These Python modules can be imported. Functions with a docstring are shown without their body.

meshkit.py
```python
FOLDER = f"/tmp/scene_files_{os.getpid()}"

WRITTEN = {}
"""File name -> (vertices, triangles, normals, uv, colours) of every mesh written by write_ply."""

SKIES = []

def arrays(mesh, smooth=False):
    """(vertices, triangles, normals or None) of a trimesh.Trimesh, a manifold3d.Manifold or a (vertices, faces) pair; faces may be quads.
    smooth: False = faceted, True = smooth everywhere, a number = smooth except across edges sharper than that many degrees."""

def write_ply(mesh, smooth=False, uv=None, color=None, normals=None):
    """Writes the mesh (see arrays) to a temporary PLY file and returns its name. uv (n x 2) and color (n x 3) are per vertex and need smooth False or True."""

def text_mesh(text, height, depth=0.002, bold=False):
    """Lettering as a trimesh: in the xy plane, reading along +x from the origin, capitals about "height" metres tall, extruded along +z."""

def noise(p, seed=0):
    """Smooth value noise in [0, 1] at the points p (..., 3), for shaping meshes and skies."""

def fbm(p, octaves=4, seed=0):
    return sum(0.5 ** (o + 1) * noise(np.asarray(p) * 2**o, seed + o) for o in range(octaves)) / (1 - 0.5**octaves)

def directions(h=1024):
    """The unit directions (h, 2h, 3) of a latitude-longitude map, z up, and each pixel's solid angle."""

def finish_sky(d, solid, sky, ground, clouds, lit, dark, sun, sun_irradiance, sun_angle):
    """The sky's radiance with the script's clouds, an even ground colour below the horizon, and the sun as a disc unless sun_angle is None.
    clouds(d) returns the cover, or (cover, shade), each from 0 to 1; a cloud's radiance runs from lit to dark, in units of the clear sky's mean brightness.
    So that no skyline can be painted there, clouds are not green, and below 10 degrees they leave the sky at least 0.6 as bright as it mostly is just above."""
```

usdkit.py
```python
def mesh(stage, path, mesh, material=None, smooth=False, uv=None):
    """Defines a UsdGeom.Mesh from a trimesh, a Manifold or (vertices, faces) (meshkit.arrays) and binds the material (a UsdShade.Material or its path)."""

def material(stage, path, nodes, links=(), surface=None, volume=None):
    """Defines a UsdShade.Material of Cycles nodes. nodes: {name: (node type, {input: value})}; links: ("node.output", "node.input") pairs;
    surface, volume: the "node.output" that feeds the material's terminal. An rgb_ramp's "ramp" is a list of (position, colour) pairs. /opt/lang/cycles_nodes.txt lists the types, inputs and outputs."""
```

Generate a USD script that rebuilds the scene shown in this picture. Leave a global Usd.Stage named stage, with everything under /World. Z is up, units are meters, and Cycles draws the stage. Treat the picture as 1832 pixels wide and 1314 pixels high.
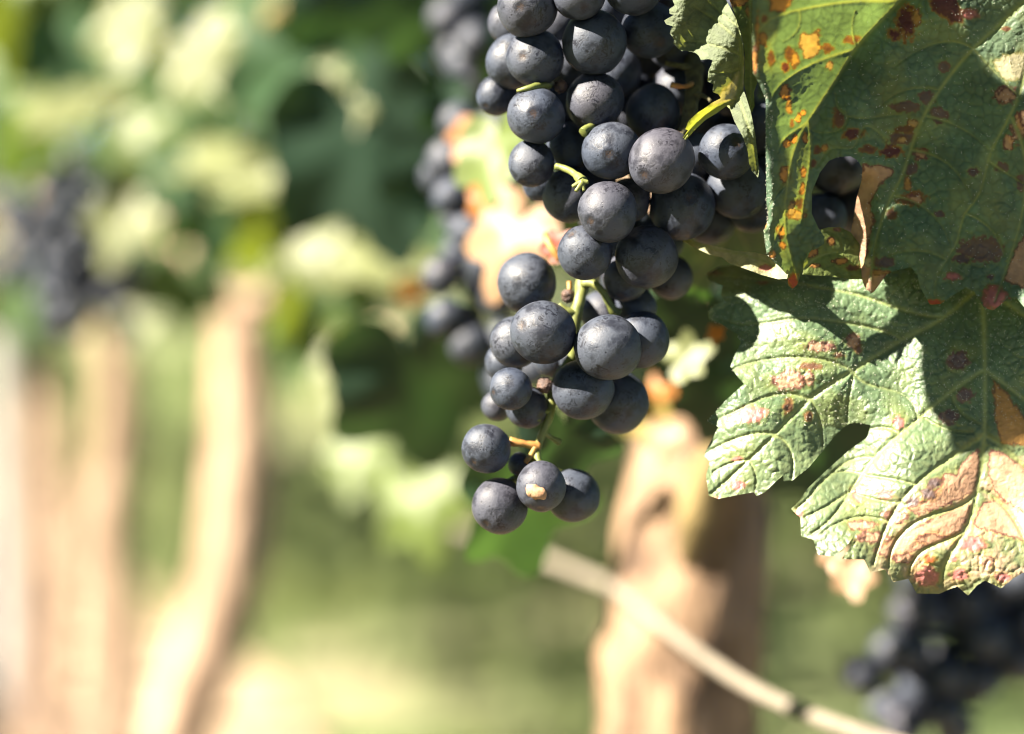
import math, random
import numpy as np, trimesh, shapely
from scipy.spatial import Delaunay, cKDTree
from shapely.geometry import Polygon
import meshkit, usdkit
from pxr import Usd, UsdGeom, UsdLux, UsdShade, Gf, Sdf, Vt

T = Sdf.ValueTypeNames
stage = Usd.Stage.CreateInMemory()
UsdGeom.SetStageUpAxis(stage, "Z")
UsdGeom.Xform.Define(stage, "/World")
UsdGeom.Scope.Define(stage, "/World/Looks")

# ------------------------------------------------------------------ camera, sky, sun, exposure
CAM_H, PITCH, FPX = 0.95, math.radians(6.0), 4198.0      # FPX: focal length in photo pixels (photo 1832 x 1314)
FOCUS = 0.548
cam = UsdGeom.Camera.Define(stage, "/World/camera")
cam.AddTranslateOp().Set((0, 0, CAM_H))
cam.AddRotateXOp().Set(90 - math.degrees(PITCH))
cam.CreateHorizontalApertureAttr(36.0)
cam.CreateVerticalApertureAttr(36.0 * 734 / 1024)
cam.CreateFocalLengthAttr(36.0 * FPX / 1832)
cam.CreateFStopAttr(4.5)
cam.CreateFocusDistanceAttr(FOCUS)
cam.CreateClippingRangeAttr((0.02, 2000.0))
cam.CreateExposureAttr(3.25)

SUN = np.array([-0.70, -0.27, 0.66]); SUN /= np.linalg.norm(SUN)
dome = UsdLux.DomeLight.Define(stage, "/World/sky")
sky_mat = usdkit.material(stage, "/World/Looks/sky", {
    "s": ("sky_texture", {"sky_type": "single_scattering", "sun_disc": False, "air_density": 0.18, "aerosol_density": 0.05, "sun_elevation": math.asin(SUN[2]), "sun_rotation": math.atan2(SUN[0], SUN[1])}),
    "b": ("background_shader", {"strength": 0.05})}, [("s.color", "b.color")], surface="b.background")
UsdShade.MaterialBindingAPI.Apply(dome.GetPrim()).Bind(sky_mat)
dome.GetPrim().SetCustomDataByKey("kind", "structure")
dome.GetPrim().SetCustomDataByKey("label", "clear daylight sky above the vineyard")
dome.GetPrim().SetCustomDataByKey("category", "sky")
sun = UsdLux.DistantLight.Define(stage, "/World/sun")
sun.CreateIntensityAttr(1.25); sun.CreateAngleAttr(0.53); sun.CreateColorAttr((1.0, 0.90, 0.74))
sun.GetPrim().CreateAttribute("inputs:normalize", T.Bool).Set(True)
zax = Gf.Vec3d(*map(float, SUN))
sun.AddOrientOp().Set(Gf.Quatf(Gf.Rotation(Gf.Vec3d(0, 0, 1), zax).GetQuat()))

# ------------------------------------------------------------------ helpers
FWD = np.array([0, math.cos(PITCH), -math.sin(PITCH)])
UPV = np.array([0, math.sin(PITCH), math.cos(PITCH)])
RGT = np.array([1.0, 0, 0])
CAM = np.array([0, 0, CAM_H])
S = FOCUS / FPX                                          # metres per photo pixel at the focus distance

def at(px, py, d):
    px, py, d = np.broadcast_arrays(np.asarray(px, float), np.asarray(py, float), np.asarray(d, float))
    return CAM + d[..., None] * (FWD + RGT * ((px - 916) / FPX)[..., None] + UPV * ((657 - py) / FPX)[..., None])

counts = {}
def numbered(parent, name):
    k = (parent, name); n = counts.get(k, -1) + 1; counts[k] = n
    return f"{parent}/{name}" if n == 0 else f"{parent}/{name}_{n:03d}"

def tag(prim, label=None, cat=None, group=None, kind=None):
    p = prim.GetPrim() if hasattr(prim, "GetPrim") else prim
    for k, v in (("label", label), ("category", cat), ("group", group), ("kind", kind)):
        if v: p.SetCustomDataByKey(k, v)
    return prim

def thing(name, label, cat, loc=(0, 0, 0), group=None):
    x = UsdGeom.Xform.Define(stage, numbered("/World", name))
    x.AddTranslateOp().Set(Gf.Vec3d(*map(float, loc)))
    x.loc = np.asarray(loc, float)
    tag(x, label, cat, group)
    return x

ORIGIN = {}
def obj(name, mesh, mat, parent=None, smooth=True, label=None, prim=None, **vars_):
    """One Mesh prim, vertices given in world coordinates; parent is a thing or a part of one."""
    path = numbered(str(parent.GetPath()) if parent is not None else "/World", name)
    v, f = mesh
    off = ORIGIN.get(str(parent.GetPath()), None) if parent is not None else None
    if off is None:
        off = parent.loc if parent is not None and hasattr(parent, "loc") else np.zeros(3)
    m = usdkit.mesh(stage, path, (np.asarray(v) - off, f), MAT[mat] if isinstance(mat, str) else mat, smooth=smooth)
    ORIGIN[path] = off
    api = UsdGeom.PrimvarsAPI(m)
    for k, val in vars_.items():
        api.CreatePrimvar(k, T.Color3fArray, "vertex").Set(Vt.Vec3fArray.FromNumpy(np.asarray(val, np.float32)))
    if label: tag(m, label)
    return m

def unit(v):
    v = np.asarray(v, float); return v / np.linalg.norm(v)

def smoothstep(a, b, x):
    t = np.clip((x - a) / (b - a), 0, 1); return t * t * (3 - 2 * t)

def spline(pts, n):
    from scipy.interpolate import CubicSpline
    p = np.asarray(pts, float)
    t = np.r_[0, np.cumsum(np.linalg.norm(np.diff(p, axis=0), axis=1))]
    return CubicSpline(t, p, axis=0)(np.linspace(0, t[-1], n)) if len(p) > 2 else p[0] + (p[-1] - p[0]) * np.linspace(0, 1, n)[:, None]

def tube(pts, rad, sides=10, n=None, rough=0, seed=0, freq=60, ridges=0):
    """Closed tapered tube along a smooth curve, its skin roughened."""
    n = n or 4 * len(pts)
    c = spline(pts, n)
    r = np.interp(np.linspace(0, 1, n), np.linspace(0, 1, len(np.atleast_1d(rad))), np.atleast_1d(rad))
    t = np.gradient(c, axis=0); t /= np.linalg.norm(t, axis=1, keepdims=True) + 1e-12
    a = np.cross(t[0], [0.31, 0.52, 0.79]); A = []
    for k in range(n):
        a = a - t[k] * (a @ t[k]); a = a / np.linalg.norm(a); A.append(a)
    A = np.array(A); B = np.cross(t, A)
    ang = np.arange(sides) * 2 * np.pi / sides
    ring = np.cos(ang)[None, :, None] * A[:, None] + np.sin(ang)[None, :, None] * B[:, None]
    p = c[:, None] + ring * r[:, None, None]
    if rough:
        q = p * freq * np.array([1, 1, 0.35])
        h = meshkit.fbm(q, 4, seed) - 0.5
        if ridges: h = h + ridges * (np.abs(meshkit.noise(q * 1.7, seed + 9) - 0.5) * 2 - 0.5)
        p = p + ring * (h * 2 * rough)[..., None] * r[:, None, None]
    v = np.vstack([p.reshape(-1, 3), c[:1], c[-1:]])
    i, j = np.meshgrid(np.arange(n - 1), np.arange(sides), indexing="ij")
    q = np.stack([i * sides + j, i * sides + (j + 1) % sides, (i + 1) * sides + (j + 1) % sides, (i + 1) * sides + j], -1).reshape(-1, 4)
    f = np.vstack([q[:, [0, 1, 2]], q[:, [0, 2, 3]]])
    k = np.arange(sides); k2 = (k + 1) % sides; N = n * sides
    f = np.vstack([f, np.stack([np.full(sides, N), k2, k], 1), np.stack([np.full(sides, N + 1), (n - 1) * sides + k, (n - 1) * sides + k2], 1)])
    return v, f

def join(parts):
    vs, fs, o = [], [], 0
    for v, f in parts:
        vs.append(v); fs.append(np.asarray(f) + o); o += len(v)
    return np.vstack(vs), np.vstack(fs)

# ------------------------------------------------------------------ materials
MAT = {}
def leaf_mat(name, color=None, trans=0.42, tint=None, rough=0.50, sheen=0.06, spec=0.32, tcol=(1.30, 1.18, 0.40), bump=0.5, bscale=900.0):
    """Leaf: a waxy, slightly hairy skin over a body that lets sunlight through."""
    nodes = {"geo": ("geometry", {}),
             "n": ("noise_texture", {"scale": bscale, "detail": 3.0, "roughness": 0.6}),
             "n2": ("noise_texture", {"scale": bscale * 0.09, "detail": 3.0}),
             "b": ("bump", {"strength": bump, "distance": 0.0006}),
             "var": ("map_range", {"from_min": 0.3, "from_max": 0.7, "to_min": 0.75, "to_max": 1.25}),
             "vc": ("vector_math", {"math_type": "scale"}),
             "tm": ("vector_math", {"math_type": "multiply", "vector2": tcol}),
             "p": ("principled_bsdf", {"roughness": rough, "specular_ior_level": spec, "sheen_weight": sheen, "sheen_roughness": 0.5, "sheen_tint": (1.0, 0.98, 0.85)}),
             "t": ("translucent_bsdf", {}), "m": ("mix_closure", {"fac": trans})}
    links = [("geo.position", "n.vector"), ("geo.position", "n2.vector"), ("n.fac", "b.height"), ("n2.fac", "var.value"), ("var.result", "vc.scale"),
             ("vc.vector", "p.base_color"), ("vc.vector", "tm.vector1"), ("tm.vector", "t.color"), ("b.normal", "p.normal"), ("p.BSDF", "m.closure1"), ("t.BSDF", "m.closure2")]
    if color is None:
        nodes["a"] = ("attribute", {"attribute": "tint"}); links.append(("a.color", "vc.vector1"))
    else:
        nodes["a"] = ("color", {"value": color}); links.append(("a.color", "vc.vector1"))
    MAT[name] = usdkit.material(stage, "/World/Looks/" + name, nodes, links, surface="m.closure")

leaf_mat("leaf_detailed")
leaf_mat("leaf_thick", trans=0.16, rough=0.46, spec=0.4)
leaf_mat("leaf_fuzzy", rough=0.6, sheen=0.2, bump=0.9, bscale=1300.0)
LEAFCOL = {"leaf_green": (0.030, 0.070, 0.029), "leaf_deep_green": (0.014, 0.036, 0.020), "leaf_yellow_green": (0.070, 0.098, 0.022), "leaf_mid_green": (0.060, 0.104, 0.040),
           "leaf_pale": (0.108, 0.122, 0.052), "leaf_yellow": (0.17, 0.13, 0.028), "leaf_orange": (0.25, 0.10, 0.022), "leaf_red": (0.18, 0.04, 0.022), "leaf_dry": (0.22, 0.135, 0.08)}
for k, c in LEAFCOL.items():
    leaf_mat(k, c, bump=0.3, bscale=300.0)

# berry skin: near-black wax-bloomed, with rubbed patches, scratches and a stylar scar
MAT["berry_skin"] = usdkit.material(stage, "/World/Looks/berry_skin", {
    "rest": ("attribute", {"attribute": "rest"}), "pos": ("attribute", {"attribute": "place"}),
    "big": ("noise_texture", {"scale": 1.6, "detail": 4.0, "roughness": 0.6}),
    "bigr": ("rgb_ramp", {"ramp": [(0.33, (0.10,) * 3), (0.41, (0.45,) * 3), (0.50, (0.95,) * 3), (0.7, (0.85,) * 3)]}),
    "warp": ("noise_texture", {"scale": 2.2, "detail": 2.0}),
    "wv": ("vector_math", {"math_type": "multiply_add", "vector2": (1.5, 1.5, 1.5)}),
    "st": ("mapping", {"scale": (1.1, 4.2, 1.7), "rotation": (0.5, 0.3, 0.9)}),
    "scr": ("noise_texture", {"scale": 2.4, "detail": 5.0, "roughness": 0.65}),
    "scrr": ("rgb_ramp", {"ramp": [(0.455, (0.0,) * 3), (0.472, (1.0,) * 3)]}),
    "area": ("noise_texture", {"scale": 1.3, "detail": 2.0}),
    "arear": ("rgb_ramp", {"ramp": [(0.49, (1.0,) * 3), (0.58, (0.0,) * 3)]}),
    "scm": ("math", {"math_type": "maximum"}),
    "dots": ("voronoi_texture", {"scale": 4.5, "feature": "f1"}),
    "dotr": ("rgb_ramp", {"ramp": [(0.09, (0.0,) * 3), (0.15, (1.0,) * 3)]}),
    "fine": ("noise_texture", {"scale": 14.0, "detail": 4.0, "roughness": 0.7}),
    "finer": ("map_range", {"from_min": 0.3, "from_max": 0.7, "to_min": 0.72, "to_max": 1.12}),
    "m1": ("math", {"math_type": "multiply"}), "m2": ("math", {"math_type": "multiply"}), "m3": ("math", {"math_type": "multiply", "use_clamp": True}),
    "xyz": ("separate_xyz", {}),
    "wob": ("math", {"math_type": "multiply_add", "value2": 0.050}),
    "scar": ("rgb_ramp", {"ramp": [(0.0, (1.0,) * 3), (0.0015, (0.8,) * 3), (0.0050, (0.0,) * 3)]}),
    "rub": ("rgb_ramp", {"ramp": [(0.0, (0.05,) * 3), (0.008, (0.25,) * 3), (0.022, (1.0,) * 3)]}),
    "m4": ("math", {"math_type": "multiply", "use_clamp": True}),
    "zz": ("math", {"math_type": "multiply_add", "value2": 0.5, "value3": 0.4765}),
    "col": ("mix", {"color1": (0.006, 0.007, 0.012), "color2": (0.029, 0.035, 0.050)}),
    "hue": ("mix", {"mix_type": "multiply", "fac": 1.0}),
    "huer": ("rgb_ramp", {"ramp": [(0.25, (0.70, 0.80, 0.98)), (0.5, (1.0, 1.0, 1.0)), (0.75, (1.25, 1.0, 0.95))]}),
    "huen": ("noise_texture", {"scale": 0.21, "detail": 1.0}),
    "scol": ("rgb_ramp", {"ramp": [(0.42, (0.016, 0.010, 0.008)), (0.58, (0.06, 0.036, 0.026)), (0.70, (0.17, 0.12, 0.085))]}), "brown": ("mix", {}),
    "rough": ("map_range", {"from_min": 0.0, "from_max": 1.0, "to_min": 0.42, "to_max": 0.62}),
    "bmp": ("bump", {"strength": 0.25, "distance": 0.0004}),
    "p": ("principled_bsdf", {"specular_ior_level": 0.30, "sheen_weight": 0.0, "sheen_roughness": 0.4, "sheen_tint": (0.85, 0.9, 1.0)})},
    [("pos.vector", "big.vector"), ("big.fac", "bigr.fac"), ("pos.vector", "warp.vector"), ("warp.color", "wv.vector1"), ("pos.vector", "wv.vector3"), ("wv.vector", "st.vector"),
     ("st.vector", "scr.vector"), ("scr.fac", "scrr.fac"), ("pos.vector", "area.vector"), ("area.fac", "arear.fac"), ("scrr.color", "scm.value1"), ("arear.color", "scm.value2"),
     ("pos.vector", "dots.vector"), ("dots.distance", "dotr.fac"), ("pos.vector", "fine.vector"), ("fine.fac", "finer.value"),
     ("bigr.color", "m1.value1"), ("scm.value", "m1.value2"), ("m1.value", "m2.value1"), ("dotr.color", "m2.value2"), ("m2.value", "m3.value1"), ("finer.result", "m3.value2"),
     ("rest.vector", "xyz.vector"), ("xyz.z", "zz.value1"), ("fine.fac", "wob.value1"), ("zz.value", "wob.value3"), ("wob.value", "scar.fac"), ("wob.value", "rub.fac"),
     ("m3.value", "m4.value1"), ("rub.color", "m4.value2"), ("m4.value", "col.fac"), ("pos.vector", "huen.vector"), ("huen.fac", "huer.fac"), ("col.color", "hue.color1"), ("huer.color", "hue.color2"),
     ("hue.color", "brown.color1"), ("scar.color", "brown.fac"), ("fine.fac", "scol.fac"), ("scol.color", "brown.color2"), ("brown.color", "p.base_color"), ("m4.value", "rough.value"), ("rough.result", "p.roughness"), ("m3.value", "bmp.height"), ("bmp.normal", "p.normal")],
    surface="p.BSDF")

def simple(name, color, rough=0.8, var=0.25, scale=120.0, bump=0.4, dist=0.002, spec=0.3, color2=None, stretch=(1, 1, 1)):
    c2 = color2 or tuple(c * (1 - var) for c in color)
    MAT[name] = usdkit.material(stage, "/World/Looks/" + name, {
        "g": ("geometry", {}), "mp": ("mapping", {"scale": stretch}), "n": ("noise_texture", {"scale": scale, "detail": 6.0, "roughness": 0.65}),
        "r": ("rgb_ramp", {"ramp": [(0.35, c2), (0.65, color)]}), "b": ("bump", {"strength": bump, "distance": dist}),
        "p": ("principled_bsdf", {"roughness": rough, "specular_ior_level": spec})},
        [("g.position", "mp.vector"), ("mp.vector", "n.vector"), ("n.fac", "r.fac"), ("r.color", "p.base_color"), ("n.fac", "b.height"), ("b.normal", "p.normal")], surface="p.BSDF")

simple("bark", (0.31, 0.22, 0.155), color2=(0.095, 0.057, 0.035), scale=60.0, bump=1.0, dist=0.006, stretch=(1, 1, 0.22))
simple("near_bark", (0.24, 0.155, 0.095), color2=(0.045, 0.026, 0.016), scale=85.0, bump=1.0, dist=0.008, stretch=(1, 1, 0.3))
simple("mossy_bark", (0.17, 0.125, 0.05), color2=(0.07, 0.05, 0.018), scale=70.0, bump=1.0, dist=0.004, stretch=(1, 1, 0.35))
simple("green_stem", (0.115, 0.12, 0.033), color2=(0.06, 0.075, 0.018), rough=0.5, scale=300.0, dist=0.0004)
simple("ruddy_stem", (0.26, 0.10, 0.03), color2=(0.17, 0.12, 0.03), rough=0.5, scale=250.0, dist=0.0004)
simple("old_stem", (0.085, 0.078, 0.033), color2=(0.03, 0.027, 0.015), scale=500.0, bump=1.0, dist=0.001)
simple("raisin_skin", (0.085, 0.05, 0.035), color2=(0.025, 0.016, 0.016), scale=500.0, bump=1.0, dist=0.001, rough=0.5)
simple("cord_fibre", (0.155, 0.135, 0.105), color2=(0.09, 0.075, 0.055), scale=400.0, bump=0.8, dist=0.001)
simple("cream_flesh", (0.26, 0.18, 0.11), color2=(0.20, 0.10, 0.05), scale=600.0, dist=0.001)
simple("pale_hair", (0.40, 0.40, 0.32), var=0.1)
simple("soil", (0.28, 0.205, 0.135), color2=(0.20, 0.14, 0.09), scale=9.0, bump=0.6, dist=0.02)
simple("post_wood", (0.24, 0.24, 0.235), color2=(0.16, 0.15, 0.14), scale=30.0, stretch=(1, 1, 0.1), dist=0.003)
simple("steel", (0.45, 0.45, 0.44), rough=0.4, spec=0.6)
MAT["meadow"] = usdkit.material(stage, "/World/Looks/meadow", {
    "g": ("geometry", {}), "n": ("noise_texture", {"scale": 1.7, "detail": 6.0, "roughness": 0.65}),
    "r": ("rgb_ramp", {"ramp": [(0.30, (0.055, 0.088, 0.028)), (0.47, (0.10, 0.125, 0.052)), (0.60, (0.15, 0.148, 0.082)), (0.74, (0.225, 0.18, 0.125))]}),
    "b": ("bump", {"strength": 0.8, "distance": 0.03}), "n2": ("noise_texture", {"scale": 60.0, "detail": 4.0}),
    "p": ("principled_bsdf", {"roughness": 0.9, "specular_ior_level": 0.15})},
    [("g.position", "n.vector"), ("g.position", "n2.vector"), ("n.fac", "r.fac"), ("r.color", "p.base_color"), ("n2.fac", "b.height"), ("b.normal", "p.normal")], surface="p.BSDF")
simple("grass_blade", (0.13, 0.15, 0.048), color2=(0.075, 0.11, 0.034), scale=3.0, rough=0.6)

# ------------------------------------------------------------------ the ground
ROW0, ROWD = np.array([0.075, 0.84]), unit([-0.262, 0.76])           # the row of vines on the ground plan
ROWN = np.array([ROWD[1], -ROWD[0]])                                 # to the right of the row (its shaded side)
def on_row(s, side=0.0): return ROW0 + ROWD * s + ROWN * side

def ground_sheet(half, n, z0, amp, seed):
    g = np.linspace(-1, 1, n); g = np.sign(g) * np.abs(g) ** 2.2 * half
    x, y = np.meshgrid(g, g + 3.0, indexing="ij")
    z = z0 + amp * (meshkit.fbm(np.stack([x * 1.3, y * 1.3, 0 * x], -1), 3, seed) - 0.5)
    i, j = np.meshgrid(np.arange(n - 1), np.arange(n - 1), indexing="ij"); k = i * n + j
    return np.stack([x, y, z], -1).reshape(-1, 3), np.stack([k, k + n, k + n + 1, k + 1], -1).reshape(-1, 4)
tag(obj("ground", ground_sheet(900.0, 121, -0.03, 0.04, 4), "meadow"), "blurred yellow green grassy ground between the vine rows", "ground", kind="structure")
def strip(side0, side1, s0, s1, z, seed):
    a = np.linspace(s0, s1, 90); b = np.linspace(0, 1, 9)
    P = []
    for s in a:
        w = 0.10 * (meshkit.noise(np.array([s * 2.1, 0, seed])) - 0.5), 0.16 * (meshkit.noise(np.array([s * 1.7, 5, seed])) - 0.5)
        for t in b:
            q = on_row(s, side0 + w[0] + (side1 + w[1] - side0 - w[0]) * t)
            P.append([q[0], q[1], z + 0.035 * math.sin(math.pi * t) + 0.02 * meshkit.noise(np.array([q[0] * 6, q[1] * 6, 0]))])
    n = 9; i, j = np.meshgrid(np.arange(89), np.arange(8), indexing="ij"); k = i * n + j
    return np.array(P), np.stack([k, k + n, k + n + 1, k + 1], -1).reshape(-1, 4)
tag(obj("soil_strip", strip(-0.55, 0.47, -2.5, 22, 0.0, 1), "soil"), "bare pale sandy soil strip under the vine row", "soil", kind="structure")

def grass():
    r = np.random.RandomState(31); tufts = []
    for k in range(4):
        V, F = [], []
        for b in range(9):
            a = r.uniform(0, 6.28); lean = r.uniform(.1, .7); h = r.uniform(.05, .12); w = r.uniform(.002, .004); o = r.normal(0, .02, 2)
            for t in (0, .5, 1):
                c = np.array([o[0] + math.cos(a) * lean * h * t * t, o[1] + math.sin(a) * lean * h * t * t, h * t * (1 - .3 * lean * t)])
                sd = np.array([-math.sin(a), math.cos(a), 0]) * w * (1 - t * .9)
                V += [c - sd, c + sd]
            i = b * 6; F += [[i, i + 1, i + 3], [i, i + 3, i + 2], [i + 2, i + 3, i + 5], [i + 2, i + 5, i + 4]]
        tufts.append((np.array(V), np.array(F)))
    pi = UsdGeom.PointInstancer.Define(stage, "/World/grass")
    protos = UsdGeom.Scope.Define(stage, "/World/grass/tufts"); paths = []
    for k, (v, f) in enumerate(tufts):
        m = usdkit.mesh(stage, f"/World/grass/tufts/tuft_{k + 1:03d}", (v, f), MAT["grass_blade"]); paths.append(m.GetPath())
    pi.CreatePrototypesRel().SetTargets(paths)
    n = 9000; y = r.uniform(1.6, 9.5, n); x = r.uniform(-.32, .34, n) * y + r.uniform(-.1, .1, n)
    off = (np.c_[x, y] - ROW0) @ ROWN
    clump = meshkit.fbm(np.c_[x * 1.6, y * 1.6, 0 * x], 3, 2)
    keep = ((off > .50) | (off < -.52) | (r.rand(n) < .05)) & (clump + r.uniform(-.12, .12, n) > .40)
    x, y = x[keep], y[keep]; n = len(x)
    pi.CreatePositionsAttr(Vt.Vec3fArray.FromNumpy(np.c_[x, y, np.full(n, -.02)].astype(np.float32)))
    pi.CreateProtoIndicesAttr(Vt.IntArray.FromNumpy(r.randint(4, size=n).astype(np.int32)))
    pi.CreateScalesAttr(Vt.Vec3fArray.FromNumpy(np.repeat(r.uniform(.7, 1.5, (n, 1)), 3, 1).astype(np.float32)))
    a = r.uniform(0, 6.28, n) / 2
    pi.CreateOrientationsAttr(Vt.QuathArray([Gf.Quath(float(math.cos(q)), 0, 0, float(math.sin(q))) for q in a]))
    tag(pi, "short blurred grass growing beside the soil strip", "grass", kind="stuff")
grass()

# ------------------------------------------------------------------ vine leaf shapes
def leaf_outline(seed, lobed=1.0, teeth=True):
    rng = np.random.RandomState(seed)
    ctrl = [(0, 1.0), (27, .66), (55, .88), (84, .58), (115, .66), (140, .60), (163, .46), (176, .13)]
    th, rr = [], []
    for sgn in (1, -1):
        for a, r in (ctrl if sgn > 0 else ctrl[1:]):
            rj = r * (1 + rng.uniform(-.07, .07)) if a < 170 else r
            if a in (27, 84): rj = 0.80 + (rj - 0.80) * lobed
            th.append(sgn * (a + (rng.uniform(-3, 3) if 0 < a < 170 else 0))); rr.append(rj)
    o = np.argsort(th); th, rr = np.array(th)[o], np.array(rr)[o]
    from scipy.interpolate import PchipInterpolator
    A = np.linspace(-176, 176, 170 if teeth else 60)
    R = PchipInterpolator(th, rr)(A)
    if teeth:
        ph = A / 8.2 + 0.25 * np.sin(A / 17 + seed)
        saw = (ph % 1.0); saw = np.where(saw < .65, saw / .65, (1 - saw) / .35)
        R = R * (1 + 0.085 * (saw - .5) * (1 + 0.4 * np.sin(A * 0.7 + seed)))
    a = np.radians(A)
    return np.stack([R * np.sin(a), R * np.cos(a)], 1)

def triangulate(poly, spacing, jitter=0.18, seed=0):
    """Even triangles inside a shapely polygon; the first points returned lie on its edge."""
    rng = np.random.RandomState(seed)
    rings = [poly.exterior] + list(poly.interiors)
    edge = np.vstack([[r.interpolate(t).coords[0] for t in np.arange(0, r.length, spacing * 0.8)] for r in rings])
    x0, y0, x1, y1 = poly.bounds
    gx, gy = np.meshgrid(np.arange(x0, x1, spacing), np.arange(y0, y1, spacing * .866), indexing="ij")
    gx = gx + (np.arange(gx.shape[1]) % 2)[None, :] * spacing / 2
    g = np.stack([gx.ravel(), gy.ravel()], 1) + rng.uniform(-jitter, jitter, (gx.size, 2)) * spacing
    inner = poly.buffer(-spacing * 0.45)
    g = g[shapely.contains_xy(inner, g[:, 0], g[:, 1])]
    p = np.vstack([edge, g])
    tri = Delaunay(p).simplices
    c = p[tri].mean(1)
    tri = tri[shapely.contains_xy(poly, c[:, 0], c[:, 1])]
    a, b, cc = p[tri[:, 0]], p[tri[:, 1]], p[tri[:, 2]]
    flip = np.cross(b - a, cc - a) < 0
    tri[flip] = tri[flip][:, ::-1]
    return p, tri, len(edge)

FAR_LEAF = []
for k in range(10):
    p, t, ne = triangulate(Polygon(leaf_outline(50 + k, lobed=0.8 + 0.05 * k)).buffer(0), 0.12, seed=k)
    rng = np.random.RandomState(900 + k)
    x, y = p[:, 0], p[:, 1]; r = np.hypot(x, y); a = np.arctan2(x, y)
    z = rng.uniform(-.25, .12) * r ** 2 + 0.07 * np.cos(a * 5 / 1.0) * r + rng.uniform(0.05, .22) * np.abs(x) + 0.06 * np.sin(x * 5 + k) * np.sin(y * 4)
    FAR_LEAF.append((np.stack([x, y, z], 1), t))

def place_leaf(center, normal, tip, size, k):
    """A whole vine leaf of the given half-length: centre of its blade, the way its face looks and the way its tip points."""
    n = unit(normal); t = np.asarray(tip, float); t = unit(t - n * (t @ n)); s = np.cross(t, n)
    v, f = FAR_LEAF[k % 10]
    q = v - [0, .25, 0]
    return np.asarray(center) + size * (q[:, :1] * s + q[:, 1:2] * t + q[:, 2:] * n), f

# ------------------------------------------------------------------ detailed leaves
def poly_dist(lines, pts, step):
    """Distance (px) of every point to the veins, minus nothing; also the half-width of the nearest vein there."""
    P, W = [], []
    for w0, w1, pl in lines:
        pl = np.asarray(pl, float)
        L = np.r_[0, np.cumsum(np.linalg.norm(np.diff(pl, axis=0), axis=1))]
        n = max(3, int(L[-1] / step))
        q = spline(pl, n) if len(pl) > 2 else pl[0] + (pl[-1] - pl[0]) * np.linspace(0, 1, n)[:, None]
        P.append(q); W.append(np.linspace(w0, w1, n))
    P, W = np.vstack(P), np.concatenate(W)
    d, i = cKDTree(P).query(pts)
    return d, W[i]

def cells(pts, spacing, seed, warp=0.5):
    """A network of small cells: 0 on their borders, up to about 1 in the middle; and each cell's own random number."""
    rng = np.random.RandomState(seed)
    lo, hi = pts.min(0) - spacing * 2, pts.max(0) + spacing * 2
    gx, gy = np.meshgrid(np.arange(lo[0], hi[0], spacing), np.arange(lo[1], hi[1], spacing), indexing="ij")
    g = np.stack([gx.ravel(), gy.ravel()], 1) + rng.uniform(-.48, .48, (gx.size, 2)) * spacing
    q = np.c_[pts / (spacing * 2.2), np.full(len(pts), seed * 1.7)]
    w = np.stack([meshkit.noise(q, seed), meshkit.noise(q + 31, seed)], 1) - .5
    d, i = cKDTree(g).query(pts + w * spacing * warp, k=2)
    return np.clip((d[:, 1] - d[:, 0]) / (spacing * .6), 0, 1), rng.rand(len(g))[i[:, 0]]

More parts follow.
